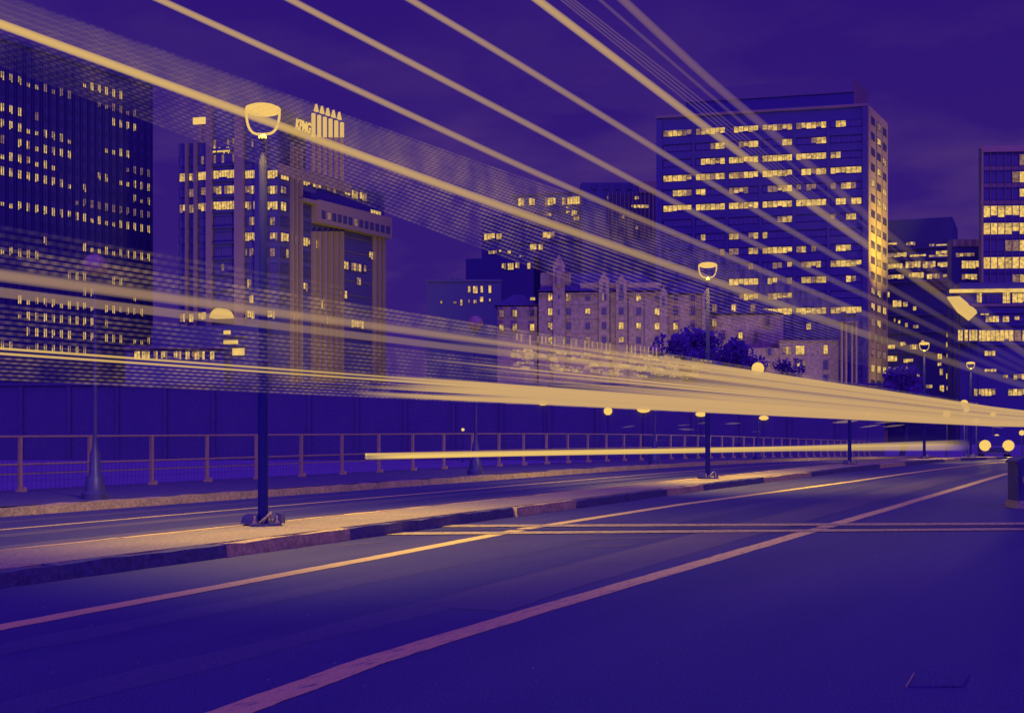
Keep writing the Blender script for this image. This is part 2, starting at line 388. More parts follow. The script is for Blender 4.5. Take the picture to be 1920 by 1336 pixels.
# ------------------------------------------------------------------ fence along the far pavement
fe = thing('fence', 'low steel bridge fence of posts and three rails along the far pavement', 'fence', road(-21.64, 27))
fys = []
Yp = 27 - 4 * 1.535
while Yp < 90: fys.append(Yp); Yp += 1.535
pm = None
for y in fys:
    p = road(-21.64, y, .13)
    if pm is None:
        B = MB(); ang = math.atan2(RD.y, RD.x)
        B.box(p, .065, .065, 1.05, 0, ang); pm = B.build('post', 'fence_metal', fe, loc=p); pm.location = p - fe.location
        B = MB(); B.box(p + RN * .03, .17, .12, .045, 0, ang); B.box(p + RD * .02 + RN * .09, .05, .05, .09, 0, ang)
        ft = B.build('foot', 'fence_metal', pm, loc=p)
    else:
        c = pm.copy(); COL.objects.link(c); c.parent = fe; c.location = p - fe.location
        d = ft.copy(); COL.objects.link(d); d.parent = c
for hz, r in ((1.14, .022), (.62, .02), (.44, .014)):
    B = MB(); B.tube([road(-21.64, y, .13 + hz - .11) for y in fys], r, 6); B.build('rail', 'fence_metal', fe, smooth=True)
B = MB(); y = fys[0]
while y < 62:
    p = road(-21.63, y, .16)
    B.obox(p, Vector((.006, 0, 0)), Vector((0, .006, 0)), Vector((0, 0, .98))); y += .1
for hz in (.2, .35, .8, .92): B.tube([road(-21.63, q, .13 + hz) for q in fys if q < 64], .004, 4)
tag(B.build('wire_mesh', 'post_metal', fe), kind='stuff')

# ------------------------------------------------------------------ buildings
GB = -2.4
class Face:
    def __init__(s, xl, Yl, xr, Yr):
        s.p0 = Vector(((xl - CX) / F * Yl, Yl, 0)); s.p1 = Vector(((xr - CX) / F * Yr, Yr, 0))
        s.ux = (s.p1 - s.p0).normalized(); s.L = (s.p1 - s.p0).length
        s.n = Vector((s.ux.y, -s.ux.x, 0))
        if s.n.y > 0 and s.n.dot(s.p0) > 0: s.n = -s.n
    def u(s, px):
        k = (px - CX) / F; return (k * s.p0.y - s.p0.x) / (s.ux.x - k * s.ux.y)
    def Y(s, u): return (s.p0 + s.ux * u).y
    def z(s, px, py): return H + (HY - py) * s.Y(s.u(px)) / F
    def pt(s, u, z, d=0): return s.p0 + s.ux * u + s.n * d + Vector((0, 0, z))
    def box(s, B, u0, u1, z0, z1, d0, d1, mi=0): B.obox(s.pt(u0, z0, d0), s.ux * (u1 - u0), s.n * (d1 - d0), Vector((0, 0, z1 - z0)), mi)
    def part(s, name, mat, par, u0, u1, z0, z1, d0, d1):
        B = MB(); s.box(B, u0, u1, z0, z1, d0, d1); return B.build(name, mat, par)
    def ppart(s, name, mat, par, x0, x1, yt, yb, d0, d1):
        """rectangle in photo pixels measured at its left edge"""
        return s.part(name, mat, par, s.u(x0), s.u(x1), s.z(x0, yb) if yb is not None else GB, s.z(x0, yt), d0, d1)
def window(fc, par, u0, u1, z0, z1, levels, d=.03, fr=.10, mull=.06, frame='facade_deep', proud=.14):
    """a window: one frame with mullions, panes each lit or dark; uneven sills and blinds from real geometry"""
    B = MB(); n = len(levels); w = (u1 - u0) / n
    for i, lv in enumerate(levels):
        a, b = u0 + i * w + .02, u0 + (i + 1) * w - .02
        lv = int(lv); zt = z1
        if lv and random.random() < .45:               # blind drawn part of the way
            zt = z1 - (z1 - z0) * random.choice((.15, .25, .4)); B.quad(fc.pt(a, zt, d + .02), fc.pt(b, zt, d + .02), fc.pt(b, z1, d + .02), fc.pt(a, z1, d + .02), max(1, lv - 1) + 1)
        zb = z0
        if lv and random.random() < .3:                # furniture against the glass
            zb = z0 + (z1 - z0) * random.uniform(.1, .3); B.quad(fc.pt(a, z0, d + .02), fc.pt(b, z0, d + .02), fc.pt(b, zb, d + .02), fc.pt(a, zb, d + .02), 1)
        B.quad(fc.pt(a, zb, d), fc.pt(b, zb, d), fc.pt(b, zt, d), fc.pt(a, zt, d), lv + 1)
    for i in range(1, n): fc.box(B, u0 + i * w - mull / 2, u0 + i * w + mull / 2, z0, z1, d - .02, proud, 0)
    fc.box(B, u0 - fr, u0, z0 - fr, z1 + fr, 0, proud + .02); fc.box(B, u1, u1 + fr, z0 - fr, z1 + fr, 0, proud + .02)
    fc.box(B, u0, u1, z1, z1 + fr, 0, proud + .02); fc.box(B, u0, u1, z0 - fr, z0, 0, proud + .05)
    return B.build('window', [frame] + LIT, par)
def pwin(fc, par, x0, x1, yc, hpx, levels, **kw):
    xm = (x0 + x1) / 2
    return window(fc, par, fc.u(x0), fc.u(x1), fc.z(xm, yc + hpx / 2), fc.z(xm, yc - hpx / 2), levels, **kw)

# --- tall slab at the left, narrow paired windows between ribs
f1 = Face(-60, 286, 283, 334)
t1 = thing('office_tower', 'tall dark slab tower with paired slit windows between thin vertical ribs', 'building', f1.pt(f1.L / 2, GB))
zt1 = f1.z(283, 163)
f1.part('wall', 'facade_dark', t1, 0, f1.L, GB, zt1, -40, 0)
f1.part('parapet', 'facade_deep', t1, -.2, f1.L + .2, zt1, zt1 + 1.2, -.6, .55)
cx = [4, 20, 36.5, 52.5, 68.5, 84.5, 99.5, 114.5, 129.5, 144, 158, 172, 185.5, 199, 212.5, 226, 239, 252, 265, 278]
cx = [4 - 16.6 * i for i in (3, 2, 1)] + cx
cu = [f1.u(x) for x in cx]
for i, u in enumerate(cu):
    for s in (-.95, .95): f1.part('rib', 'facade_deep', t1, u + s - .11, u + s + .11, GB, zt1 - .02, 0, .6)
fh = 29.5 * f1.Y(f1.u(20)) / F; zr = f1.z(20, 147)
rows = {}
def r1(y, cols, lv=3):                               # y (photo) of the run's first column, columns counted from the first in view
    c0 = cols[0]; k = round((zr - f1.z(cx[c0 + 3], y)) / fh)
    for c in cols: rows[(k, c)] = max(lv, rows.get((k, c), 0))
R = lambda a, b: list(range(a, b + 1))
for y, cols, lv in ((144, R(0, 4), 2), (158, R(5, 8), 1), (136, R(11, 13), 3), (163, [17], 3), (157, R(10, 15), 3), (200, R(0, 2), 3), (214, [4], 1), (195, R(12, 17), 1),
                    (228, R(0, 5), 3), (253, R(6, 8), 2), (228, R(14, 17), 3), (265, R(2, 8), 3), (260, [0], 1), (287, R(0, 6), 3), (278, R(13, 16), 3), (316, R(0, 5), 3), (341, R(6, 8), 3), (350, [10], 2),
                    (328, R(12, 13), 2), (338, R(15, 19), 3), (319, R(16, 19), 1), (370, R(17, 19), 2), (374, R(0, 8), 3), (388, R(9, 19), 1), (404, R(6, 7), 2), (402, R(9, 19), 3), (459, R(10, 19), 3),
                    (448, [5], 3), (472, R(0, 4), 2), (518, R(8, 10), 2), (527, R(14, 15), 2), (548, R(10, 11), 2), (559, [17], 2), (560, R(2, 11), 3), (578, R(13, 18), 3), (590, R(2, 11), 3), (606, [13], 2),
                    (621, R(3, 8), 3), (629, R(10, 11), 3), (634, R(13, 15), 3), (636, R(17, 19), 2), (649, R(0, 1), 2), (652, R(3, 10), 2)):
    r1(y, cols, lv)
dark = MB()
for k in range(-1, 19):
    for c in range(-3, 20):
        u = cu[c + 3]; zc = zr - k * fh
        if (k, c) in rows:
            lv = rows[(k, c)]; q = [lv, lv] if random.random() < .7 else random.choice(([lv, 1], [1, lv], [lv, 2]))
            hh = .98 if random.random() < .8 else .55
            window(f1, t1, u - .48, u + .48, zc - .95, zc - .95 + 2 * hh, q, fr=.06, mull=.16)
        else:
            for s in (-.27, .27): f1.box(dark, u + s - .2, u + s + .2, zc - .95, zc + .95, 0, .05)
dark.build('window_row', 'glass_dark', t1)['kind'] = 'stuff'

# --- corner tower with piers, crown of pointed pillars and lettered signs
f2 = Face(335, 306.5, 521, 300); f2r = Face(521, 300, 721, 338)
t2 = thing('corner_tower', 'corner office tower with pale vertical piers and a crown of pointed lit pillars', 'building', f2.pt(f2.L, GB))
zl, zh, zrr = f2.z(360, 268), f2.z(470, 200), f2r.z(521, 309)
f2.part('wall', 'facade_dark', t2, 0, f2.u(394), GB, zl, -34, 0)
f2.part('wall', 'facade_dark', t2, f2.u(394), f2.L, GB, zh, -16, .02)
B = MB(); B.prism([f2r.pt(0, GB, -.05), f2r.pt(f2r.L, GB, -.05), f2r.pt(f2r.L, GB, -30), f2r.pt(0, GB, -30)], Vector((0, 0, zrr - GB))); B.build('wall', 'facade_dark', t2)
f2r.part('cornice', 'facade_mauve', t2, f2r.u(560), f2r.u(716), zrr - 7.4, zrr - 6.6, -.04, 1.6)
f2r.part('parapet', 'facade_mauve', t2, 0, f2r.u(656), zrr - 2.2, zrr + .3, -.04, .4)
for x0, x1, yt, mt in ((350, 354, 268, 'facade_mauve'), (366, 371, 268, 'facade_mauve'), (389, 399.5, 199, 'facade_mauve'), (442, 459, 196, 'facade_mauve'), (480, 496, 262, 'facade_deep'), (497, 501, 262, 'facade_mauve')):
    f2.ppart('pier', mt, t2, x0, x1, yt, None, .02, .9)
for x in (545, 553, 562): f2r.ppart('pier', 'facade_mauve', t2, x - 1.3, x + 1.3, 268 if x < 550 else 275, None, -.04, .8)
for x in (585, 595, 606, 616.5, 627, 637.5, 700, 708, 716): f2r.ppart('pier', 'facade_mauve', t2, x - 1.4, x + 1.4, 434, None, -.04, 1.1)
# glass floors: rows counted from the bright one near the top
def lv(s): return [int(c) for c in s]
bays = {'a': (337, 349.5, 2), 'b': (355, 365, 2), 'c': (372, 388.5, 3), 'd': (400.5, 441, 8), 'e': (460, 479.5, 5), 'g': (502, 520.5, 4)}
lit2 = {-2: {'d': '10000101', 'e': '00010'}, -1: {'c': '010', 'd': '10010001'}, 0: {'a': '32', 'b': '31', 'c': '333', 'd': '33333333', 'e': '33333', 'g': '3333'}, 1: {'b': '11', 'c': '021', 'd': '12301232', 'e': '12131', 'g': '1331'},
        2: {'a': '13', 'b': '12', 'c': '231', 'd': '33333333', 'e': '32103', 'g': '3333'}, 3: {'e': '00121', 'g': '0210'}, 4: {'e': '23333', 'g': '0231'}, 5: {'e': '10110', 'g': '0110'}, 6: {'d': '00010000'},
        7: {'e': '02100'}, 8: {'e': '00230'}, 9: {'a': '13', 'b': '33', 'c': '233', 'e': '13333', 'g': '2320'}}
for r in range(-2, 11):
    for b, (x0, x1, n) in bays.items():
        y = 327 + 29.2 * r
        if b in 'abc' and r < -1: continue
        s = lit2.get(r, {}).get(b, '0' * n)
        pwin(f2, t2, x0, x1, y + (6 - (x0 + x1) / 2 * .0 if b in 'ab' else 3 if b == 'c' else 0), 15, lv(s), d=.05)
    f2.part('floor_edge', 'facade_deep', t2, f2.u(399.6), f2.u(441.9), f2.z(420, 327 + 29.2 * r + 14), f2.z(420, 327 + 29.2 * r + 9.5), .02, .5)
runs = {0: ((526, 541, '333'), (546, 551, '3'), (554.5, 559.5, '2'), (564, 581, '3323'), (586, 602, '312'), (607, 640, '010100'), (646, 656, '33'), (659, 671, '322'), (674, 692, '3210')),
        1: ((526, 541, '210'), (564, 581, '0000')), 2: ((526, 541, '330'), (564, 581, '0000')), 3: ((526, 541, '000'), (564, 581, '1000')), 4: ((526, 541, '323'), (546, 551, '3'), (554.5, 559.5, '1'), (564, 581, '3332'), (587, 594, '3')),
        5: ((526, 541, '002'), (564, 581, '0000')), 6: ((526, 541, '000'), (564, 581, '0000')), 7: ((526, 541, '000'), (564, 581, '0310')), 8: ((526, 541, '000'), (597, 606, '33')), 9: ((546, 560, '22'), (598, 626, '12321'),)}
for r, rr in runs.items():
    for x0, x1, s in rr:
        xm = (x0 + x1) / 2; z = f2r.z(521, 326 + 29.2 * r)
        window(f2r, t2, f2r.u(x0), f2r.u(x1), z - 1.0, z + 1.0, lv(s))
# lower block in front of the right-hand face
zb0, zb1 = f2r.z(584.6, 418), f2r.z(584.6, 376)
blk = f2r.part('block_front', 'facade_mauve', t2, f2r.u(584), f2r.u(721), zb0, zb1, .0, 2.4)
for i in range(13):
    x = 588.5 + i * 10.1
    zz = zb1 - 2.6
    window(f2r, t2, f2r.u(x), f2r.u(x + 6.6), zz - 1.75, zz, [3] if i == 1 and False else [1 if i in (1, 6) else 0], d=2.43, proud=2.5, fr=.05)
for i in range(9):                                    # glazing bars of the curtain wall below
    z = zb0 - 3.65 * (i + .4)
    f2r.part('transom', 'facade_mauve', t2, f2r.u(640), f2r.u(698), z - .06, z + .06, -.04, .15)
for x0, x1, y, s in ((638, 686, 500, '3320121302'), (691, 699, 479, '32'), (694, 714, 402, '3332'), (668, 676, 527, '12'), (641, 650, 552, '23'), (658, 686, 608, '333230')):
    pwin(f2r, t2, x0, x1, y, 14, lv(s), d=.1, proud=.2)
# the crown
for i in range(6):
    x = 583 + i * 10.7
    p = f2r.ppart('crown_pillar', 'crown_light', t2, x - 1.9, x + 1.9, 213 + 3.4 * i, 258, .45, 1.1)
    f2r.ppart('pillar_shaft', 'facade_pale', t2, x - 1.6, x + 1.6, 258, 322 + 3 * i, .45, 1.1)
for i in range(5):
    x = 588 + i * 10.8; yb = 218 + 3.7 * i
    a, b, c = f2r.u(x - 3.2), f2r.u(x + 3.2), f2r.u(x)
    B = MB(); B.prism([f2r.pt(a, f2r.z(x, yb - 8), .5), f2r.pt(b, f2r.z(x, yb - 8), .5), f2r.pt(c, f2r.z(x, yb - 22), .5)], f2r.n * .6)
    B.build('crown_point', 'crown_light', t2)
def sign(fc, par, name, txt, x0, x1, yb, hpx, mat, d=1.0, shear=.0):
    cu_ = bpy.data.curves.new(name, 'FONT'); cu_.body = txt; cu_.extrude = .08; cu_.offset = .025; cu_.shear = shear
    cu_.materials.append(M[mat]); o = bpy.data.objects.new(name, cu_); COL.objects.link(o)
    u0, u1 = fc.u(x0), fc.u(x1); z0 = fc.z(x0, yb); hh = hpx * fc.Y(u0) / F
    cu_.size = 1.0; bpy.context.view_layer.update(); w = max(o.dimensions.x, .1); hgt = max(o.dimensions.y, .1)
    cu_.size = 1.0; o.scale = ((u1 - u0) / w, hh / hgt, 1)
    bpy.context.view_layer.update(); me = bpy.data.meshes.new_from_object(o.evaluated_get(bpy.context.evaluated_depsgraph_get())); sc_ = o.scale.copy()
    bpy.data.objects.remove(o); o = bpy.data.objects.new(name, me); COL.objects.link(o); o.scale = sc_
    o.rotation_euler = (math.pi / 2, 0, math.atan2(fc.ux.y, fc.ux.x)); o.parent = par; o.location = fc.pt(u0, z0, d) - root_loc(par)
    return o
sign(f2, t2, 'lettering', 'shopify', 408, 433.5, 286, 12, 'sign_light', .35, .1)
B = MB(); u0, u1 = f2.u(400.5), f2.u(406); z0, z1 = f2.z(403, 287), f2.z(403, 277.5)
B.prism([f2.pt(u0, z0, .3), f2.pt(u1, z0 + .1, .3), f2.pt(u1 - .12, z1, .3), f2.pt(u0 + .12, z1 - .1, .3)], f2.n * .12)
B.tube([f2.pt(u0 + .2, z1 - .1, .36), f2.pt((u0 + u1) / 2, z1 + .45, .36), f2.pt(u1 - .2, z1 - .1, .36)], .06, 6)
B.build('bag_emblem', 'sign_light', t2)
f2r.ppart('sign_board', 'facade_deep', t2, 547, 580, 214, 246, .42, .6)
sign(f2r, t2, 'lettering', 'KPMG', 549, 578, 242, 21, 'sign_light', .75, .25)
f2.ppart('lit_sign', 'sign_light', t2, 364, 388, 222, 234, .1, .6)
f2.ppart('sign_mast', 'facade_mauve', t2, 374, 379, 234, 268, -.3, .3)
# low storeys: vault, stepped lit bars, shop fronts
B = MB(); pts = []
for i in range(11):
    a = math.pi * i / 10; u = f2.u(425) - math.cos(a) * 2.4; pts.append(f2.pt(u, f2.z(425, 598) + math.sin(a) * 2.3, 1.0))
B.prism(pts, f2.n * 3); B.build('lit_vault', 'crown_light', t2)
f2.ppart('podium', 'facade_dark', t2, 300, 500, 615, None, 1.0, 4.0)
for x0, x1, yt, yb in ((435, 447, 622, 629), (435, 461, 640, 647), (435, 473, 655, 668)): f2.ppart('lit_bar', 'podium_light', t2, x0, x1, yt, yb, 4.0, 4.3)
for y in (632, 650): f2.ppart('ledge', 'facade_deep', t2, 433, 477, y, y + 2, 4.0, 4.6)
sh = thing('shop_row', 'low row of lit shop fronts between the slab tower and corner tower', 'building', (-70, 268, GB))
fs = Face(235, 268, 420, 268)
fs.ppart('wall', 'facade_dark', sh, 235, 420, 648, None, -8, 0)
fs.ppart('canopy', 'facade_mauve', sh, 232, 424, 651, 654, -.1, 1.2)
for x0, x1, s in ((252, 263, '33'), (266, 281, '3323'), (288, 296, '12'), (302, 314, '231'), (326, 340, '2312'), (348, 356, '32'), (360, 384, '13213'), (394, 402, '33')): pwin(fs, sh, x0, x1, 666, 15, lv(s))

# --- dark blocks behind the hotel
f3 = Face(903, 392, 1130, 380)
t3 = thing('stepped_block', 'dark stepped office block with scattered lit windows behind the stone hotel', 'building', f3.pt(f3.L / 2, GB))
f3.ppart('wall', 'facade_deep', t3, 960, 1130, 364, None, -30, 0); f3.ppart('wall', 'facade_deep', t3, 903, 960, 404, None, -25, -.05); f3.ppart('roof_edge', 'facade_mauve', t3, 958, 1131, 366, 368, .01, .3)
f3.ppart('wall', 'facade_deep', t3, 886, 1012, 490, None, .0, 6)
for x0, x1, y, h_, s, d in ((972, 983, 379, 14, '32', 0), (992, 1003, 378, 13, '32', 0), (1022, 1042, 378, 14, '1323', 0), (1054, 1061, 377, 14, '21', 0), (1064, 1088, 376, 14, '33333', 0), (1091, 1102, 377, 13, '21', 0), (908, 928, 444, 12, '333', 0), (931, 941, 444, 12, '22', 0), (1018, 1040, 441, 12, '331', 0),
                      (994, 1006, 463, 10, '33', 0), (1010, 1018, 463, 10, '32', 0), (1102, 1112, 443, 12, '13', 0), (1116, 1126, 443, 10, '31', 0), (916, 932, 473, 6, '2121', 0), (936, 940, 471, 6, '3', 0), (952, 958, 473, 6, '3', 0), (974, 982, 484, 9, '32', 0), (953, 961, 504, 11, '31', 6), (964, 975, 504, 12, '333', 6), (978, 986, 502, 11, '31', 6), (1000, 1006, 503, 11, '2', 6), (1062, 1068, 395, 14, '32', 0), (1072, 1082, 397, 16, '232', 0), (1076, 1086, 412, 14, '212', 0), (1025, 1034, 402, 6, '12', 0)):
    pwin(f3, t3, x0, x1, y, h_, lv(s), d=d + .06, proud=d + .2)
for y in (396, 420, 452): f3.ppart('floor_band', 'facade_dark', t3, 962, 1128, y, y + 5, .01, .35)
f3b = Face(1126, 372, 1230, 372)
t3b = thing('finned_block', 'dark curtain walled block with pale fins at its right corner', 'building', f3b.pt(f3b.L / 2, GB))
f3b.ppart('wall', 'facade_dark', t3b, 1090, 1230, 342, None, -30, 0); f3b.ppart('parapet', 'facade_mauve', t3b, 1198, 1230.5, 341, 362, .0, .5)
for i in range(12): f3b.ppart('fin', 'facade_mauve' if i < 9 else 'facade_pale', t3b, 1140 + i * 7.6, 1141.4 + i * 7.6, 362, 446, 0, .6)
for x0, x1, y, s in ((1184, 1216, 387, '2333332'), (1190, 1198, 371, '31'), (1138, 1146, 371, '10'), (1192, 1196, 427, '2'), (1166, 1176, 407, '10')): pwin(f3b, t3b, x0, x1, y, 6, lv(s))
for i in range(5): f3b.ppart('plant_room', 'facade_deep', t3b, 1110 + i * 22, 1118 + i * 22, 345, 356, .01, .4)
f3c = Face(800, 330, 940, 330)
t3c = thing('low_block', 'low dark block with four tall lit windows left of the stone hotel', 'building', f3c.pt(f3c.L / 2, GB))
f3c.ppart('wall', 'facade_deep', t3c, 800, 940, 527, None, -20, 0); f3c.ppart('parapet', 'facade_dark', t3c, 799, 941, 524, 528, -.3, .4); f3c.ppart('roof_box', 'facade_dark', t3c, 843, 866, 520, 524, -9, -3)
for x0, x1, y, h_, s in ((877.5, 882, 543, 13, '2'), (887, 895.5, 543, 13, '33'), (901, 905.5, 542, 12, '3'), (916, 921, 542, 14, '3'), (863, 867, 567, 11, '2'), (878, 881, 565, 8, '1'), (888, 894, 565, 7, '21'), (900, 906, 561, 9, '3'), (917, 920, 563, 6, '2'), (850, 856, 567, 4, '1'), (826, 829, 566, 5, '2')):
    pwin(f3c, t3c, x0, x1, y, h_, lv(s))

# --- the stone hotel
f4 = Face(930, 286, 1470, 282)
t4 = thing('stone_hotel', 'stone hotel with gabled turrets and a grid of small windows', 'building', f4.pt(f4.L / 2, GB))
SN = 'stone'
f4.ppart('wall', SN, t4, 1010, 1245, 549, None, -14, 0)
f4.ppart('wall', SN, t4, 932, 1007, 574, None, -14, -1.0)
f4.ppart('wall', SN, t4, 1252, 1330, 552, None, -14, -.6); f4.ppart('wall', SN, t4, 1330, 1470, 590, None, -14, -.9)
B = MB()                                             # hipped slate roofs
def hip(B, x0, x1, yb, yt, d0, d1, inset):
    a, b = f4.u(x0), f4.u(x1); z0 = f4.z(x0, yb); z1 = f4.z(x0, yt); dm = (d0 + d1) / 2
    P = [f4.pt(a, z0, d1), f4.pt(b, z0, d1), f4.pt(b, z0, d0), f4.pt(a, z0, d0), f4.pt(a + inset, z1, dm), f4.pt(b - inset, z1, dm)]; i = len(B.v); B.v += P
    for q in ((0, 1, 5, 4), (2, 3, 4, 5), (1, 2, 5), (3, 0, 4), (3, 2, 1, 0)): B.f.append(tuple(i + k for k in q)); B.m.append(0)
hip(B, 1008, 1247, 546, 506, -14, .3, 5); B.build('roof', 'roof_dark', t4)
B = MB(); hip(B, 925, 1009, 572, 546, -15, -.6, 4); B.build('roof', 'roof_dark', t4)
B = MB(); hip(B, 1250, 1333, 550, 520, -14, -.2, 5); B.build('roof', 'roof_dark', t4)
B = MB(); hip(B, 1328, 1472, 588, 572, -14, -.5, 5); B.build('roof', 'roof_dark', t4)
f4.ppart('attic', SN, t4, 1013, 1070, 510, 546, -7, -1.5); f4.ppart('attic', SN, t4, 1088, 1240, 530, 549, -6, -.5)
for x0, x1, ya, ys in ((1037, 1059, 480, 499), (1123, 1142, 514, 527), (1155, 1175, 518, 530), (1236, 1251, 540, 552), (1316, 1330, 545, 556)):
    a, b = f4.u(x0), f4.u(x1); zs, za = f4.z(x0, ys), f4.z(x0, ya)
    B = MB(); B.prism([f4.pt(a, GB, 0), f4.pt(b, GB, 0), f4.pt(b, zs, 0), f4.pt((a + b) / 2, za, 0), f4.pt(a, zs, 0)], f4.n * 1.0 ); tw = B.build('turret', SN, t4)
    B = MB()
    m = (a + b) / 2; w = (b - a) * .16; zt = zs - .6
    f4.box(B, m - w, m + w, zt - 2.2, zt, 1.0, 1.06); B.build('niche', 'roof_dark', tw)
    B = MB()
    for s in (-1, 1):
        e0 = f4.pt(m + s * (b - a) / 2 * 1.06, zs - .1, .9); e1 = f4.pt(m, za + .15, .9); B.tube([e0, e1], .14, 5)
    B.build('coping', SN, tw)
for x0, x1 in ((1011, 1035), (1061, 1121), (1144, 1153), (1177, 1236)):
    f4.ppart('cornice', SN, t4, x0, x1, 549, 551.5, .0, .5)
B = MB()
for i in range(48):
    u = f4.u(1012 + i * 4.8); f4.box(B, u, u + .25, f4.z(1100, 556), f4.z(1100, 552), 0, .35)
tag(B.build('corbel_row', SN, t4), kind='stuff')
for y in (571, 598, 625): f4.ppart('string_course', SN, t4, 1061, 1122, y, y + 1.2, 0, .12)
wl = {(0, 0): 3, (1, 0): 2, (5, 0): 3, (0, 1): 3, (2, 1): 3, (6, 1): 3, (0, 2): 2, (4, 2): 3, (5, 2): 3, (6, 2): 3, (7, 2): 3, (4, 3): 2, (7, 1): 0, (3, 0): 1, (0, 3): 2, (2, 3): 1}
for ci, x in enumerate((1032, 1066, 1102, 1132.5, 1164.5, 1197.5, 1232, 1267, 1299)):
    for r in range(5):
        d = 1.02 if ci in (3, 4) else (-.55 if ci >= 7 else .03)
        l_ = wl.get((ci, r), 0)
        w = pwin(f4, t4, x - 4.3, x + 4.3, 557.5 + 26.8 * r, 12.5, [l_, max(0, l_ - (ci % 2))], d=d, proud=d + .12, fr=.12, frame='facade_mauve')
for x, y, l_ in ((965, 587, 2), (997.5, 586, 0), (965, 613, 2), (997.5, 613, 3), (940, 587, 1), (940, 613, 2)): pwin(f4, t4, x - 4, x + 4, y, 12.5, [l_, l_], d=-.97, proud=-.85, frame='facade_mauve')
pwin(f4, t4, 994, 1003, 560, 6, [3], d=-.6, proud=-.5)
for x, y, l_ in ((1340, 604, 2), (1376, 577, 3), (1389, 629, 3), (1356, 630, 0), (1418, 630, 0), (1412, 577, 1), (1340, 577, 1), (1440, 604, 0)): pwin(f4, t4, x - 4, x + 4, y, 13, [l_, l_], d=-.86, proud=-.7, frame='facade_mauve')
for x in (1047, 1047.8): f4.ppart('slit', 'roof_dark', t4, 1046.5, 1049.5, 553, 561, 1.0, 1.05) if x < 1047.5 else f4.ppart('slit', 'roof_dark', t4, 1046.5, 1049.5, 580, 590, 1.0, 1.05)
B = MB(); B.lathe(f4.pt(f4.u(1048), f4.z(1048, 541), 1.3), [(.15, 0), (.7, .7), (.75, 3.6), (.55, 4.0)], 10); B.build('oriel', SN, t4)
for x in (1035.5, 1143.5, 1177.5, 1207): f4.ppart('drain_pipe', 'roof_dark', t4, x, x + 1.2, 552, None, 0, .15)

# --- plain wing and entrance pylon in front of the right-hand tower
f4b = Face(1462, 276, 1602, 276)
t4b = thing('annex_wing', 'plain stone annex with few windows at the foot of the broad lit tower', 'building', f4b.pt(f4b.L / 2, GB))
f4b.ppart('wall', SN, t4b, 1462, 1572, 640, None, -10, 0); f4b.ppart('wall', SN, t4b, 1402, 1462, 652, None, -10, -.5); f4b.ppart('coping', 'facade_mauve', t4b, 1461, 1573, 638, 640, -.3, .3)
for x0, x1, y, h_, s in ((1467, 1484, 631 + 26, 14, '121'), (1492, 1508, 656, 16, '33'), (1467, 1481, 687, 16, '0330'), (1489, 1510, 684, 16, '0201'), (1544, 1552, 655, 16, '3'), (1543, 1552, 684, 17, '0'), (1543, 1552, 711, 18, '0'), (1439, 1446, 659, 14, '0'), (1432, 1444, 686, 10, '11')): pwin(f4b, t4b, x0, x1, y, h_, lv(s), frame='facade_mauve')
f4b.ppart('pylon', 'facade_dark', t4b, 1574, 1600, 606, None, .0, 2.0)
for x in (1573, 1581, 1592, 1600): f4b.ppart('pylon_pier', 'facade_pale', t4b, x - 1.3, x + 1.3, 607, None, 2.0, 2.7)
f4b.ppart('pylon_cap', 'facade_mauve', t4b, 1571.5, 1602.5, 604, 607, -.2, 3.0)
B = MB(); B.lathe(f4b.pt(f4b.u(1587), f4b.z(1587, 604), 1.2), [(1.35, 0), (1.3, .6), (1.05, 1.1), (.6, 1.5), (.05, 1.65)], 16); B.build('dome', 'roof_dark', t4b, smooth=True)

# --- broad lit tower at the right
f5 = Face(1231, 322.7, 1626, 310); f5r = Face(1626, 310, 1662, 329)
t5 = thing('broad_tower', 'broad office tower with long rows of lit bays and a flat penthouse', 'building', f5.pt(f5.L / 2, GB))
z5 = f5.z(1626, 197)
B = MB(); B.prism([f5.pt(0, GB), f5.pt(f5.L, GB), f5r.pt(f5r.L, GB, -.0), f5.pt(0, GB) + (f5r.p1 - f5r.p0)], Vector((0, 0, z5 - GB))); B.build('wall', 'facade_dark', t5)
f5r.part('side_wall', 'facade_pale', t5, .05, f5r.L, GB, z5 + .02, .01, .35)  # amber light on this flank is partly put into its paler colour
f5.part('roof_band', 'facade_mauve', t5, 0, f5.L + .1, z5 - .25, z5 + .35, -.5, .5)
up = f5.u(1278), f5.u(1591)
dv = (f5r.p1 - f5r.p0).normalized()
zp = f5.z(1591, 147)
B = MB(); a = f5.pt(up[0], z5 - .1) + dv * 3; b_ = f5.pt(up[1] + .6, z5 - .1) + dv * 3; B.prism([a, b_, b_ + dv * 14, a + dv * 14], Vector((0, 0, zp - z5 + .8))); B.build('penthouse', 'facade_deep', t5)
B = MB(); B.obox(b_ + Vector((.02, 0, .3)), dv * 13.8, f5r.n * .25, Vector((0, 0, zp - z5 + .3))); B.build('penthouse_side', 'facade_mauve', t5)  # lit side of the penthouse, its light put into a paler panel
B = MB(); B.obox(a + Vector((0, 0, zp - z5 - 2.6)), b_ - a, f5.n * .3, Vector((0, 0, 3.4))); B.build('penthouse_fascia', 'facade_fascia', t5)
for x in (1440, 1520): f5.ppart('roof_unit', 'facade_deep', t5, x - 7, x + 8, 148, 160, -9, -5)
bx = ((1244, 1296.5), (1305, 1359), (1367, 1421.5), (1430, 1485), (1493, 1549), (1557.5, 1615))
for xa in (1300.7, 1363, 1425.7, 1489, 1553.2): f5.ppart('pier', 'facade_dark', t5, xa - 3, xa + 3, 232, None, 0, .5)
f5.ppart('pier', 'facade_dark', t5, 1231, 1242, 226, None, 0, .5); f5.ppart('pier', 'facade_dark', t5, 1617, 1626, 200, None, 0, .5)
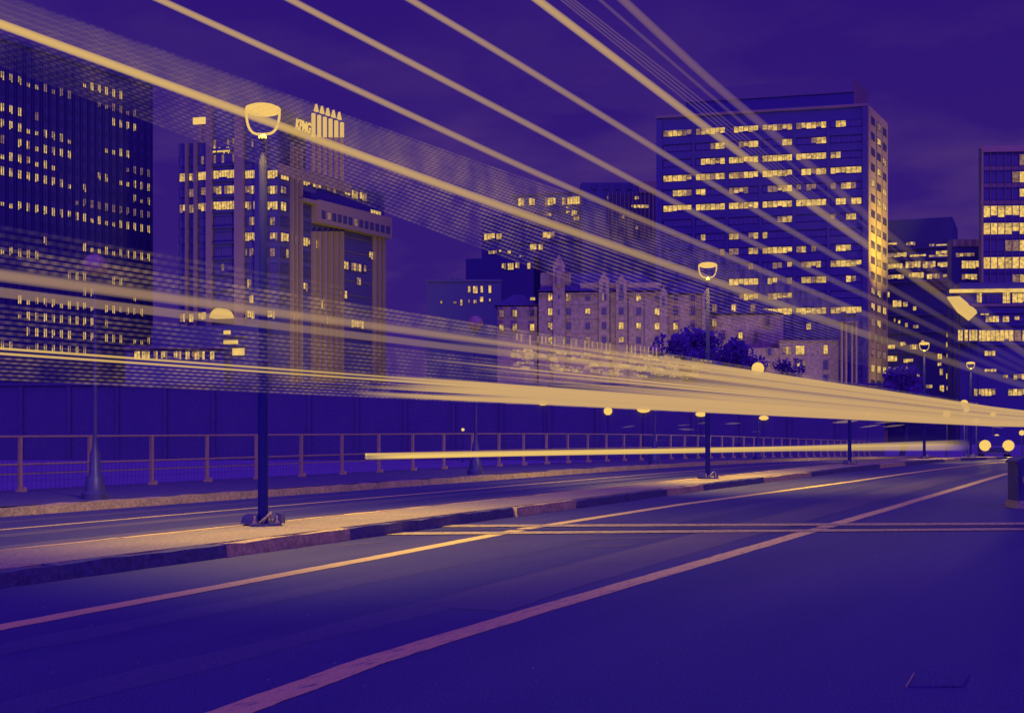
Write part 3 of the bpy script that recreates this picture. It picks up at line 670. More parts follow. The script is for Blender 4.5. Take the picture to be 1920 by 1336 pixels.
tl = ["133211 122333 033323 323122 123323 033000", "000000 000132 001233 000032 000123 000000", "000000 033223 332333 223333 333233 220000", "233322 322132 221333 333323 033132 332333", "002321 330000 122100 011223 101100 102310", "333333 332323 332233 323332 323233 033033", "000000 000000 000000 000122 000000 100230",
      "000000 020000 220012 200000 000000 000000", "000000 000001 110022 223333 120100 033200", "000000 000000 000010 001102 012220 223323", "000000 000000 333333 023001 022123 000310", "000000 000000 001322 012222 000000 000000", "000000 000000 000000 333333 333222 223333", "000000 000000 000000 011000 002000 001100",
      "000000 000000 000000 000000 000000 000000", "000000 000000 000000 000000 000000 000000", "000000 000000 000000 000000 000000 000000"]
fh5 = 28.2 * f5.Y(f5.u(1270)) / F; zr5 = f5.z(1270, 250)
for r, row in enumerate(tl):
    zc = zr5 - r * fh5
    for (x0, x1), s in zip(bx, row.split()): window(f5, t5, f5.u(x0), f5.u(x1), zc - .72, zc + .78, lv(s), mull=.12, fr=.08)
    f5.part('spandrel', 'facade_dark', t5, f5.u(1242.2), f5.u(1616.8), zc - fh5 + 1.0, zc - 1.0, 0, .3)
sl = ["010", "030", "002", "030", "303", "033", "010", "220", "000", "130", "000", "230", "333", "130", "000", "111", "333", "000"]
fh5r = fh5; 
for r in range(18):
    for ci, x in enumerate((1633.7, 1645, 1655.5)):
        zc = zr5 + 1.2 - r * fh5
        window(f5r, t5, f5r.u(x - 3.2), f5r.u(x + 3.2), zc - .95, zc + .75, [int(sl[r][ci])] * 2, d=.37, proud=.45, fr=.05)
for x in (1639.5, 1650.5): f5r.part('pilaster', 'facade_mauve', t5, f5r.u(x) - .18, f5r.u(x) + .18, GB, z5 - 3, .35, .6)

# --- right edge: curtain-wall tower, podium and the terraced block between
f6 = Face(1841, 300, 1960, 299)
t6 = thing('curtain_tower', 'glass curtain wall tower with pale cap at the right edge', 'building', f6.pt(f6.L / 2, GB))
f6.ppart('wall', 'facade_dark', t6, 1841, 1960, 276, 529, -2.5, 0); f6.ppart('cap', 'facade_pale', t6, 1840.5, 1961, 274.5, 286, -.1, .6)
f6.ppart('corner_strip', 'facade_pale', t6, 1840.6, 1842.6, 286, 529, -.1, .5)
tops = ["00000120", "00001310", "00000330", "33333333", "33333333", "00011331", "33323333", "00001210"]
for r, s in enumerate(tops):
    y = 300 + 32.1 * r
    pwin(f6, t6, 1843, 1951, y, 21 if '333' in s else 20, lv(s), mull=.1)
    f6.ppart('spandrel', 'facade_mauve' if r < 3 else 'facade_dark', t6, 1843, 1958, y + 12, y + 19.5, 0, .12)
for i in range(9): f6.ppart('mullion', 'facade_mauve', t6, 1843 + 13.5 * i - .5, 1843 + 13.5 * i + .5, 288, 529, 0, .45)
f7 = Face(1786, 292, 1960, 290)
t7 = thing('glazed_podium', 'brightly lit glazed podium storeys below the curtain wall tower', 'building', f7.pt(f7.L / 2, GB))
f7.ppart('wall', 'facade_dark', t7, 1800, 1960, 530, None, -6, 0); f7.ppart('canopy', 'podium_light', t7, 1780, 1960, 543, 549, 0, 1.0)
for x0, x1, y, h_, s in ((1826, 1846, 558, 18, '0230'), (1850, 1878, 558, 18, '0000'), (1880, 1894, 558, 20, '33'), (1898, 1958, 558, 18, '333233'), (1838, 1854, 588, 5, '23'), (1848, 1892, 598, 11, '2333023'), (1902, 1940, 597, 9, '2010'), (1832, 1900, 629, 20, '33333333'), (1902, 1915, 629, 20, '1'), (1917, 1958, 629, 20, '333'), (1846, 1866, 662, 9, '323'), (1846, 1868, 694, 5, '3232'),
                   (1826, 1866, 735, 13, '223332'), (1890, 1925, 735, 12, '2323'), (1880, 1890, 705, 6, '12'), (1900, 1930, 706, 10, '2132')): pwin(f7, t7, x0, x1, y, h_, lv(s), mull=.09)
for y in (570, 583, 607, 643): f7.ppart('floor_band', 'facade_mauve' if y == 570 else 'facade_deep', t7, 1801, 1959, y, y + 5, 0, .5)
f7.ppart('bay', 'facade_dark', t7, 1788, 1830, 616, 644, -.1, 2.5)
pwin(f7, t7, 1790, 1800, 630, 20, [3, 3], d=2.55, proud=2.7); pwin(f7, t7, 1803, 1829, 630, 20, [3, 3, 3, 3], d=2.55, proud=2.7)
gl = thing('lit_canopy', 'sloping glowing canopy roof beside the glazed podium', 'canopy', onplane(1800, 575, -150))
def at(px, py, Y): return Vector(((px - CX) / F * Y, Y, H + (HY - py) / F * Y))
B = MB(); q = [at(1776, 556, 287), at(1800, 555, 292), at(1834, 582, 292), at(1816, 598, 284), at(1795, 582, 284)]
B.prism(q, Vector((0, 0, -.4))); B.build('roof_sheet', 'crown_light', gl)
for x, y in ((1795, 582), (1816, 598), (1834, 582)):
    p = at(x, y, 288); B = MB(); B.tube([p - Vector((0, 0, .45)), Vector((p.x, p.y, GB))], .18, 6); B.build('column', 'post_metal', gl)
f8 = Face(1650, 345, 1786, 338)
t8 = thing('terraced_block', 'low terraced block with many bright strips right of the broad tower', 'building', f8.pt(f8.L / 2, GB))
f8.ppart('wall', 'facade_deep', t8, 1655, 1786, 414, None, -25, 0); f8.ppart('roof_box', 'facade_deep', t8, 1702, 1742, 409, 416, -9, -4)
wl8 = ((1664, 1682, 457, 4, '33'), (1699, 1716, 457, 7, '2131'), (1742, 1752, 460, 6, '12'), (1755, 1786, 460, 5, '333333'), (1664, 1700, 478, 8, '112233'), (1706, 1736, 479, 4, '33333'), (1755, 1786, 473, 6, '323333'), (1742, 1786, 480, 6, '21323'), (1665, 1692, 499, 9, '22333'), (1698, 1726, 496, 12, '31232'), (1730, 1754, 496, 12, '23123'), (1758, 1784, 496, 9, '33231'), (1665, 1695, 519, 8, '12332'), (1704, 1732, 516, 10, '23323'), (1738, 1762, 518, 9, '33121'), (1768, 1782, 517, 6, '21'),
       (1663, 1668, 552, 10, '3'), (1674, 1690, 569, 12, '3323'), (1693, 1702, 570, 9, '22'), (1712, 1718, 578, 7, '3'), (1676, 1679, 600, 6, '2'), (1684, 1688, 603, 6, '3'), (1697, 1702, 609, 7, '2'), (1712, 1722, 612, 6, '12'), (1664, 1678, 650, 7, '33'), (1688, 1698, 645, 8, '32'), (1706, 1722, 650, 9, '1331'), (1727, 1733, 642, 8, '2'), (1664, 1682, 672, 10, '333'), (1694, 1712, 676, 7, '2332'), (1664, 1702, 691, 6, '333333'), (1704, 1706, 691, 5, '2'), (1718, 1724, 702, 8, '32'), (1664, 1678, 702, 6, '121'),
       (1758, 1766, 668, 10, '33'), (1758, 1765, 683, 7, '32'), (1775, 1782, 627, 10, '3'), (1774, 1784, 646, 10, '33'), (1775, 1782, 666, 8, '3'), (1774, 1784, 706, 12, '33'), (1762, 1768, 697, 12, '2'), (1762, 1770, 728, 12, '33'), (1775, 1783, 728, 10, '33'), (1736, 1748, 724, 6, '12'), (1690, 1700, 722, 5, '21'))
for x0, x1, y, h_, s in wl8: pwin(f8, t8, x0, x1, y, h_, lv(s), fr=.06)
for y in (466, 486, 507, 528, 590, 622, 660): f8.ppart('floor_band', 'facade_dark', t8, 1663, 1785, y, y + 4, 0, .5)
for i in range(6): f8.ppart('louvre', 'facade_pale', t8, 1734 + i * 2, 1768 + i * 2, 527 + i * 3.2, 528 + i * 3.2, .5, .9)
f9 = Face(1784, 312, 1846, 312)
t9 = thing('checkered_block', 'dark block with a pale patterned top band between terraced block and curtain tower', 'building', f9.pt(f9.L / 2, GB))
f9.ppart('wall', 'facade_deep', t9, 1784, 1846, 449, None, -3, 0)
for i in range(8): f9.ppart('patterned_panel', 'facade_mauve' if i % 2 else 'facade_pale', t9, 1786.5 + i * 7, 1793 + i * 7, 449, 462, 0, .3)
for x0, x1, y, h_, s in ((1792, 1834, 478, 8, '121210'), (1803, 1842, 496, 14, '333333'), (1803, 1832, 519, 10, '13232')): pwin(f9, t9, x0, x1, y, h_, lv(s))

# added unseen amber lights that brighten the stone hotel and the towers' flanks
def add_fill(p, aim, power, size=2.0, spread=150):
    l = bpy.data.lights.new('facade_fill', 'AREA'); l.energy = power; l.color = AMB; l.size = size; l.spread = math.radians(spread)
    o = bpy.data.objects.new('facade_fill', l); COL.objects.link(o); o.location = p
    o.rotation_euler = (Vector(aim) - Vector(p)).to_track_quat('-Z', 'Y').to_euler()
for px in (1040, 1140, 1240, 1380, 1520): add_fill(at(px, 790, 252), at(px, 600, 284), 230, 5, 100)
add_fill(Vector((103, 303, 36)), Vector((91, 320, 52)), 1500, 4, 80)
add_fill(Vector((99, 303, 4)), Vector((91, 320, 22)), 160, 4, 80)
add_fill(at(660, 790, 255), at(600, 420, 316), 2000, 5, 90)

# ------------------------------------------------------------------ trees
def tree_meshes(seed, nleaf, name):
    rnd = random.Random(seed); T = MB()
    T.tube([(0, 0, 0), (.05, .02, .22), (.02, .05, .45)], [.035, .026, .018], 7)
    limbs = []
    for k in range(7):
        a = k * .9 + rnd.random(); e = Vector((math.cos(a) * .26, math.sin(a) * .26, rnd.uniform(.5, .85))); s = Vector((.03, .03, rnd.uniform(.25, .42)))
        T.tube([s, s.lerp(e, .5) + Vector((0, 0, .04)), e], [.014, .009, .004], 5); limbs.append(e)
    C = MB(); cl = []
    for k in range(26):
        a = rnd.random() * 6.28; r = .36 * math.sqrt(rnd.random()); z = rnd.uniform(.34, .95); r *= math.sin(max(.15, min(1, (1.06 - z) * 1.5)) * 1.57)
        cl.append((Vector((math.cos(a) * r, math.sin(a) * r, z)), rnd.uniform(.07, .14)))
    for k in range(nleaf):
        c, R_ = rnd.choice(cl); d = Vector((rnd.gauss(0, 1), rnd.gauss(0, 1), rnd.gauss(0, .8))).normalized() * R_ * rnd.random() ** .4
        p = c + d; s = rnd.uniform(.012, .026); ax = Vector((rnd.gauss(0, 1), rnd.gauss(0, 1), rnd.gauss(0, 1))).normalized(); bx_ = ax.orthogonal().normalized() * s * .6; ax = ax * s
        C.quad(p - ax, p + bx_, p + ax, p - bx_)
    return T, C
protos = []
for i in range(3):
    T, C = tree_meshes(20 + i, 5200, i)
    r = thing('tree', 'x', 'tree', (0, 0, 0), 'trees beyond the bridge fence')
    T.build('trunk', 'bark', r); C.build('crown', 'foliage', r); protos.append(r)
spots = [(1262, 634, 150, 'bushy dark tree below the unlit globe lamp'), (1312, 628, 158, 'rounded dark tree behind the second median lamp post'), (1372, 646, 150, 'dark tree left of the glowing globe lamp'), (1478, 678, 140, 'small dark tree right of the glowing globe lamp'),
         (1690, 694, 150, 'dark tree at the foot of the terraced block')]
for i, (px, py, Y, lab) in enumerate(spots):
    pr = protos[i % 3]; o = pr if i < 3 else copy_tree(pr)
    zt = H + (HY - py) / F * Y; gzz = gz(Y) - .3; h_ = (zt - gzz) / .98
    o.location = ((px - CX) / F * Y, Y, gzz); wd = h_ * (1.25 if i > 4 else 1.0); o.scale = (wd, wd, h_); o.rotation_euler = (0, 0, i * 1.3); o['label'] = lab
fw_ = Face(-320, 112, 1660, 112)  # wall added to fill the near-black area beyond the fence with flat dark
rw = thing('dark_backdrop_wall', 'long plain dark backdrop wall filling the darkness beyond the bridge fence, under the wide band of streaks', 'wall', fw_.pt(fw_.L / 2, GB))
n = 22
for i in range(n):
    a, b = fw_.L * i / n, fw_.L * (i + 1) / n
    fw_.part('wall_panel', 'wall_dark', rw, a + .04, b - .04, GB, 5.0 + .03 * (i % 2), -.5, random.uniform(-.02, .02))
    fw_.part('wall_post', 'wall_dark', rw, a - .16, a + .16, GB, 5.1, -.1, .14)
fw_.part('coping', 'wall_dark', rw, -.3, fw_.L + .3, 5.12, 5.32, -.6, .22)

# ------------------------------------------------------------------ median lamp posts
def lamp_post(p, top, lit, label):
    """bowl lantern post: p ground point on the median, top = height of the lantern's flat lid"""
    r = thing('street_lamp', label, 'street lamp', p, 'bowl lamps on the median'); x = Vector(p); Z = lambda z: x + Vector((0, 0, z))
    B = MB(); B.lathe(x, [(.062, .0), (.060, 1.9), (.052, 2.0), (.046, top - .62), (.03, top - .55), (.028, top - .40)], 16); B.build('pole', 'lamp_pole', r, smooth=True)
    B = MB(); B.lathe(Z(1.94), [(.066, 0), (.072, .03), (.066, .06)], 16); B.build('collar', 'post_metal', r, smooth=True)
    B = MB(); B.box(x, .36, .36, .03, 0, .45)
    B.build('base_plate', 'post_metal', r)
    for k in range(4):
        a = .45 + math.pi / 4 + k * math.pi / 2; q = x + Vector((math.cos(a), math.sin(a), 0)) * .19
        B = MB(); B.lathe(q + Vector((0, 0, .03)), [(.03, 0), (.03, .03), (.014, .031), (.014, .09), (.01, .095)], 6); B.build('anchor_bolt', 'steel', r)
    B = MB(); a, b = x + Vector((-.20, -.06, 0)), None
    B.prism([a + Vector((-.06, 0, .03)), a + Vector((.15, -.03, .03)), a + Vector((.15, -.02, .13)), a + Vector((.03, 0, .15)), a + Vector((-.03, 0, .12))], Vector((.03, .13, 0))); B.build('base_cover', 'post_metal', r)
    B = MB(); a = x + Vector((.13, -.05, .03)); B.prism([a, a + Vector((.11, -.01, 0)), a + Vector((.1, 0, .11)), a + Vector((.04, 0, .13))], Vector((.02, .12, 0))); B.build('base_cover', 'post_metal', r)
    B = MB(); B.tube([x + Vector((.02, -.11, .05)), x + Vector((.07, -.12, .12)), x + Vector((.13, -.1, .17))], .013, 6); B.tube([x + Vector((-.02, -.13, .04)), x + Vector((.05, -.14, .1))], .011, 6); B.build('conduit', 'steel', r)
    # lantern: flat lit lid, two half hoops and a small cup carrying a clear bowl
    R_ = .205; hb = .30
    B = MB(); B.lathe(Z(top), [(R_ * .6, -.06), (R_ * .9, -.04), (R_ * 1.03, -.008), (R_, .02), (R_ * .72, .045), (R_ * .25, .06)], 20); B.build('lantern_lid', 'lamp_light' if lit else 'post_metal', r, smooth=True)
    def hoop(a):
        P = []
        for k in range(15):
            t = math.pi * k / 14; c = math.cos(t); s = math.sin(t)
            P.append(Z(top) + Vector((math.cos(a), math.sin(a), 0)) * (R_ * math.copysign(abs(c) ** .6, c)) - Vector((0, 0, hb * s ** .8)))
        return P
    for a in (-.1,):
        B = MB(); B.tube(hoop(a), .0155, 8); B.build('hoop', ('lamp_rim') if lit else 'post_metal', r, smooth=True)
    B = MB(); B.lathe(Z(top - hb - .075), [(.035, 0), (.055, .02), (.05, .06), (.02, .07)], 12); B.build('lantern_cup', 'post_metal', r, smooth=True)
    if lit:
        l = bpy.data.lights.new('lamp_glow', 'SPOT'); l.energy = lit; l.color = AMB; l.shadow_soft_size = .1; l.spot_size = math.radians(143); l.spot_blend = 1.0
        o = bpy.data.objects.new('lamp_glow', l); COL.objects.link(o); o.parent = r; o.location = (0, 0, top - .10); o.rotation_euler = (RD * .36 - Vector((0, 0, 1))).to_track_quat('-Z', 'Y').to_euler()
    return r
for (px, lit, lab) in ((493, 980, 'nearest tall bowl lamp post standing on the pale median slab'), (1327, 1300, 'second bowl lamp post on the median, crossing the wide bright band'), (1593, 0, 'unlit bowl lamp post in front of the fluted entrance pylon'), (1733, 700, 'small distant lit bowl lamp in front of the terraced block'), (1820, 700, 'farthest small bowl lamp on the median, in front of the podium')):
    k = (px - CX) / F; Y = -11.0 / (k - SL)
    lamp_post(road(-11.0, Y, .14), 5.0, lit, lab)

# ------------------------------------------------------------------ globe lamps on the far kerb
def globe_lamp(X0, Y, lit, label):
    p = road(X0, Y, .13); r = thing('globe_lamp', label, 'street lamp', p, 'globe lamps along the far kerb'); Z = lambda z: p + Vector((0, 0, z))
    B = MB(); B.lathe(p, [(.22, 0), (.22, .1), (.17, .14), (.15, .35), (.10, .42), (.085, .75), (.05, .85), (.042, .95)], 14); B.build('base', 'post_metal', r, smooth=True)
    B = MB(); B.lathe(Z(.9), [(.036, 0), (.028, 2.75)], 10); B.build('pole', 'post_metal', r, smooth=True)
    B = MB(); B.lathe(Z(3.62), [(.035, 0), (.07, .06), (.1, .1), (.06, .16)], 12); B.build('collar', 'post_metal', r, smooth=True)
    R_ = .2 if not lit else .27
    B = MB(); B.lathe(Z(3.9), [(R_ * math.sin(t * math.pi / 12 + .001), -R_ * math.cos(t * math.pi / 12)) for t in range(1, 12)], 18); B.build('globe', 'lamp_light' if lit else 'globe_glass', r, smooth=True)
for i, (Y, lit, lab) in enumerate(((21.4, 0, 'thin globe lamp pole with flared base, leftmost by the far kerb'), (33, 0, 'thin globe lamp pole standing where the low bright streak thickens'), (44.3, 0, 'unlit pale globe lamp before the right end of the stone hotel'), (55.2, 420, 'glowing globe lamp above the wide band of streaks'))):
    globe_lamp(-18.1, Y, lit, lab)

# ------------------------------------------------------------------ distant lamps
def far_lamp(px, py, rpx, Y, label, flat=1.0, power=0, grp='distant street lamps'):
    g_ = gz(Y) - .3; p = Vector(((px - CX) / F * Y, Y, g_)); z = H + (HY - py) / F * Y; r = thing('distant_lamp', label, 'street lamp', p, grp); R_ = rpx * Y / F
    B = MB(); B.lathe(Vector((p.x, p.y, z)), [(R_ * math.sin(t * math.pi / 10 + .001), -R_ * flat * math.cos(t * math.pi / 10)) for t in range(1, 10)], 16); B.build('lamp_head', 'headlight', r, smooth=True)
    B = MB(); B.lathe(p, [(.09, 0), (.06, z - g_ - R_ * flat * .9)], 8); B.build('pole', 'post_metal', r)
    if power:
        l = bpy.data.lights.new('lamp_glow', 'POINT'); l.energy = power; l.color = AMB; l.shadow_soft_size = .3
        o = bpy.data.objects.new('lamp_glow', l); COL.objects.link(o); o.parent = r; o.location = (0, -R_ - .6, z - g_)
for a in ((1018, 755, 9, 112, 'distant lamp just under the band, left of the round star bright one', .55), (1140, 770, 8, 112, 'small round bright distant lamp below the wide band', 1), (1207, 767, 13, 112, 'wide flat distant lamp touching the underside of the band', .5), (1314, 776, 10, 112, 'distant lamp half hidden behind the second median post', .5), (1432, 783, 9, 112, 'distant lamp under the band right of the second median post', .5),
          (868, 805, 3, 90, 'tiny distant lamp over the fence left of a thin pole', 1)): far_lamp(*a)
for a in ((1808, 756, 7, 120, 'taller distant round lamp glowing through the band near the car', 1, 300), (1813, 766, 5.5, 128, 'distant round lamp just under the taller one', 1), (1775, 776, 7, 120, 'distant round lamp left of the taller pair', 1), (1628, 776, 4, 110, 'small distant lamp above the third median post', 1), (1862, 776, 5, 130, 'distant round lamp above the car headlights', 1), (1831, 789, 5, 120, 'distant round lamp low beside the farthest median lamp', 1),
          (1869, 818, 4.5, 120, 'low distant lamp between the car headlights', 1), (1916, 811, 5, 120, 'low distant lamp at the right edge', 1)): far_lamp(*a)

# ------------------------------------------------------------------ oncoming car and roadside cabinet
cp = Vector(((1864 - CX) / F * 84, 84, gz(84)))
car = thing('parked_car', 'car facing the viewer with both headlights blazing at the far end', 'car', cp)
fw = -RD; sd = Vector((-fw.y, fw.x, 0))
fw = Vector((-.30, -1, 0)).normalized(); sd = Vector((1, -.30, 0)).normalized()
def cv(s, f, z): return cp + sd * s + fw * f + Vector((0, 0, z))
prof = [(2.15, .35), (2.2, .62), (2.05, .85), (1.0, 1.0), (-1.6, 1.02), (-2.1, .95), (-2.2, .6), (-2.1, .32)]
B = MB(); B.prism([cv(-.88, f, z) for f, z in prof], sd * 1.76); B.build('body', 'car_paint', car)
B = MB(); i = 0
lo = [cv(-.8, 1.0, 1.0), cv(.8, 1.0, 1.0), cv(.8, -1.7, 1.02), cv(-.8, -1.7, 1.02)]; hi = [cv(-.6, .25, 1.48), cv(.6, .25, 1.48), cv(.6, -1.0, 1.48), cv(-.6, -1.0, 1.48)]
B.v += lo + hi
for q in ((0, 1, 5, 4), (1, 2, 6, 5), (2, 3, 7, 6), (3, 0, 4, 7), (4, 5, 6, 7)): B.f.append(q); B.m.append(0)
B.build('cabin', 'rubber', car)
for s in (-.7, .7):
    B = MB(); B.tube([cv(s, 2.08, .88), cv(s, 2.26, .86)], [.24, .36], 14); B.build('headlight', 'headlight', car)
B = MB(); B.obox(cv(-.45, 2.19, .5), sd * .9, fw * .06, Vector((0, 0, .22))); B.build('grille', 'rubber', car)
B = MB(); B.obox(cv(-.9, 2.12, .32), sd * 1.8, fw * .16, Vector((0, 0, .14))); B.build('bumper', 'car_paint', car)
for s in (-.8, .8):
    for f in (1.35, -1.35):
        B = MB(); B.tube([cv(s - .1, f, .32), cv(s + .1, f, .32)], .32, 16); w = B.build('wheel', 'rubber', car)
        B = MB(); B.tube([cv(s - .112, f, .32), cv(s + .112, f, .32)], .18, 12); B.build('rim', 'steel', w)
for s in (-.98, .98):
    B = MB(); B.obox(cv(s - .08, .75, 1.0), sd * .16, fw * .1, Vector((0, 0, .12))); B.build('mirror', 'car_paint', car)
for s in (-.7, .7):
    l = bpy.data.lights.new('headlight_beam', 'SPOT'); l.energy = 380; l.color = AMB; l.spot_size = math.radians(70); l.spot_blend = .7; l.shadow_soft_size = .15
    o = bpy.data.objects.new('headlight_beam', l); COL.objects.link(o); o.parent = car; o.location = cv(s, 2.5, .86) - cp; o.rotation_euler = (fw - Vector((0, 0, .06))).to_track_quat('-Z', 'Y').to_euler()
pc = ground(1922, 951); cab = thing('utility_cabinet', 'dark roadside cabinet cut off by the right edge, on a pale plinth', 'cabinet', pc)
B = MB(); B.box(pc, .46, .5, .12); B.build('plinth', 'concrete', cab)
B = MB(); B.box(pc + Vector((0, 0, .12)), .4, .44, .62); B.build('cabinet_body', 'post_metal', cab)
B = MB(); q = pc + Vector((0, 0, .74)); B.prism([q + Vector((-.23, -.24, 0)), q + Vector((.23, -.24, 0)), q + Vector((.23, -.24, .04)), q + Vector((.1, -.24, .1)), q + Vector((-.1, -.24, .1)), q + Vector((-.23, -.24, .04))], Vector((0, .48, 0))); B.build('cap', 'post_metal', cab)
B = MB(); B.box(pc + Vector((0, -.23, .16)), .34, .02, .54); dr = B.build('door', 'rubber', cab)
B = MB(); B.box(pc + Vector((-.13, -.25, .42)), .02, .03, .1); B.build('handle', 'steel', dr)

# ------------------------------------------------------------------ light trails over the near lane (real tubes of light hung along the road)
def streak(name, mat, strands, parent=None, n=6):
    """strands: list of (points, radii, amounts, phase) -> one mesh with 'amount' and 'run' attributes"""
    B = MB(); am = []; ru = []
    for P, Rr, A, ph in strands:
        B.tube(P, Rr, n); run = ph
        for j in range(len(P)):
            if j: run += (P[j] - P[j - 1]).length
            am += [A[j]] * n; ru += [run] * n
    o = B.build(name, mat, parent, smooth=True); me = o.data
    for nm, d in (('amount', am), ('run', ru)):
        at_ = me.attributes.new(nm, 'FLOAT', 'POINT'); at_.data.foreach_set('value', d)
    return o
def spline(pts, X0, step=14, ext=True):
    """photo points on the vertical plane of one lamp's path -> smooth points along the road"""
    W_ = [onplane(x, y, X0) for x, y in pts]
    d = (W_[0] - W_[1]).normalized()
    W_ = [W_[0] + d * 3.0] + W_
    e = (W_[-1] - W_[-2]).normalized(); W_ = W_ + [W_[-1] + e * 22]
    out = []
    for i in range(len(W_) - 1):
        p0, p1, p2, p3 = W_[max(i - 1, 0)], W_[i], W_[i + 1], W_[min(i + 2, len(W_) - 1)]
        for t in range(step):
            t = t / step; out.append(p1.lerp(p2, t))
    out.append(W_[-1])
    for _ in range(24): out = [out[0]] + [(out[j - 1] + out[j] * 2 + out[j + 1]) / 4 for j in range(1, len(out) - 1)] + [out[-1]]
    return out
def one(label, mat, pts, X0, wpx, amt=1.0, grp='light streaks of the passing bus'):
    P = spline(pts, X0); Rr = [max(.004, wpx * p.y / F / 2 * .85 + .004) for p in P]
    o = streak('light_streak', mat, [(P, Rr, [amt] * len(P), 0)], n=12); tag(o, label, 'light trail', grp); return o
P1 = ((0, 45), (440, 205), (960, 395), (1320, 520), (1600, 620), (1920, 722))
one('thick lowest of the long slanting streaks, passing behind the nearest lamp bowl', 'streak_bold', P1, -4.6, 17)
one('slanting streak that leaves the top edge farthest left', 'streak_line', ((300, 0), (640, 155), (993, 320), (1260, 436), (1680, 613), (1920, 708)), -7.1, 14)
one('slanting streak leaving the top edge above the corner tower crown', 'streak_line', ((545, 0), (960, 217), (1229, 361), (1441, 470), (1680, 580), (1920, 695)), -6.2, 14)
one('slanting streak crossing the left corner of the broad tower', 'streak_line', ((770, 0), (960, 112), (1424, 400), (1680, 545), (1868, 655), (1920, 682)), -5.4, 14)
one('brightest steep streak crossing the middle of the broad tower', 'streak_bold', ((1008, 0), (1325, 240), (1500, 371), (1680, 497), (1852, 617), (1920, 662)), -4.6, 17)
one('faint steep streak passing over the penthouse roof', 'streak_faint', ((1168, 0), (1338, 158), (1493, 287), (1663, 439), (1792, 542), (1920, 640)), -3.9, 18)
one('thin faint streak left of the steepest one', 'streak_faint', ((1125, 0), (1307, 158), (1480, 305), (1655, 450), (1790, 560), (1920, 655)), -4.1, 6, .5)
for i in range(4):
    o = one(('hair thin streak closest to the brightest steep streak', 'second hair thin streak out from the brightest steep one', 'third hair thin streak out from the brightest steep one', 'outermost hair thin streak, toward the faint steep pair')[i], 'streak_faint', ((1052 + 8 * i, 0), (1276 + 8 * i, 180 - 2 * i), (1480 + 6 * i, 345 - 2 * i), (1650, 478 - 4 * i), (1920, 658)), -4.35, 2.2, .55, 'four hair thin streaks')

rs = random.Random(11)
def zline(z0, Y, dz=.0):
    """height of a lamp row in the side of the bus: sinks with the road"""
    return z0 - .0046 * (min(Y, 32) - 5) + dz
def row(X0, z0, Ya, Yb, r0, rk, amt, ph=0.0, fade=0.0, n=90, slope=1.0):
    P, Rr, A = [], [], []
    for j in range(n + 1):
        t = j / n; Y = 1 / ((1 - t) / Ya + t / Yb)         # even in the picture's perspective
        P.append(Vector((X0 + SL * Y, Y, zline(z0, Y * slope)))); Rr.append(r0 + rk * Y); A.append(amt * (min(1, max(0, (Y - Ya) / fade)) if fade > 0 else min(1, .42 + .18 * max(0, Y - 4.6)) if fade < 0 else 1))
    return P, Rr, A, ph
E = 62
S1 = [row(-4.62 - .02 * i, 1.885 + .012 * i, 4.2, E, .007, .0003, .8 if i in (1, 2, 3) else .5) for i in range(5)]
S1 += [row(-4.62 - .02 * i, 1.822 + .012 * i, 4.2, E, .005, .0003, .6) for i in range(4)]
tag(streak('streak_bundle', 'streak_soft', S1), 'twin soft streaks across the slab tower and corner tower', 'light trail', kind='stuff')
S3 = [row(-4.62, z, 4.2, E, .0045, .0003, 1) for z in (1.616, 1.596)]
tag(streak('streak_bundle', 'streak_bold', S3), 'two close thin bright streaks below the shop row', 'light trail', kind='stuff')
def dots(zs, r0, amt, X0=-4.7, Yb=30, mat='streak_dots', lab='', skew=.03, rk=.0004):
    tag(streak('streak_bundle', mat, [row(X0 - .01 * rs.random(), z, 4.2, Yb, r0, rk, amt * rs.uniform(.75, 1.1), i * skew + .01 * rs.random(), -1, n=110) for i, z in enumerate(zs)], n=4), lab, 'light trail', kind='stuff')
dots([1.50 + .0165 * i for i in range(6)], .0042, .75, lab='dotted fringe under the two close thin streaks', mat='streak_fine_dots')
dots([1.64 + .022 * i for i in range(8)], .006, .5, lab='dotted rows between the twin soft streaks and thin pair')
dots([1.95 + .023 * i for i in range(4)], .008, .8, lab='dotted rows of round lights along the upper rim of the band')
dots([2.045 + .03 * i for i in range(3)], .009, .22, lab='faint blotches of light above the dotted upper rim', Yb=7.2)
S7 = [row(-4.6 - .015 * rs.random(), 1.505 + .0115 * i, 7.0 + rs.random() * 1.6, E, .0045, .00035, rs.uniform(.85, 1.05), fade=1.0) for i in range(11)]
S7 += [row(-4.6 - .015 * rs.random(), 1.632 + .0135 * i, 7.6 + rs.random() * 3.5, E, .0048, .00036, .3 if i in (5, 12, 13, 19) else rs.uniform(.6, 1.05), fade=4.0) for i in range(26)]
tag(streak('streak_bundle', 'streak_band', S7), 'broad solid band of merged streaks running to the right edge', 'light trail', kind='stuff')
LED = []
for k in range(150):
    px = rs.uniform(955, 1335); py = rs.uniform(650, 690) + (px - 955) * .06
    w = rs.uniform(4, 16); a = onplane(px, py, -4.56); b = onplane(px + w, py + w * .11, -4.56); LED.append(([a, a.lerp(b, .5), b], [rs.uniform(.006, .016)] * 3, [rs.uniform(.4, 1)] * 3, 0))
for k in range(46):
    px = 968 + 8 * k + rs.uniform(-2, 2); y0 = 624 + (px - 955) * .1
    if rs.random() < .7 and px < 1240:
        a, b = onplane(px, y0, -4.57), onplane(px, y0 + rs.uniform(10, 22), -4.57); LED.append(([a, b], [.006] * 2, [rs.uniform(.4, .8)] * 2, 0))
tag(streak('streak_bundle', 'streak_led', LED, n=6), 'blocky bright patch of broken light left of the second median lamp post', 'light trail', kind='stuff')
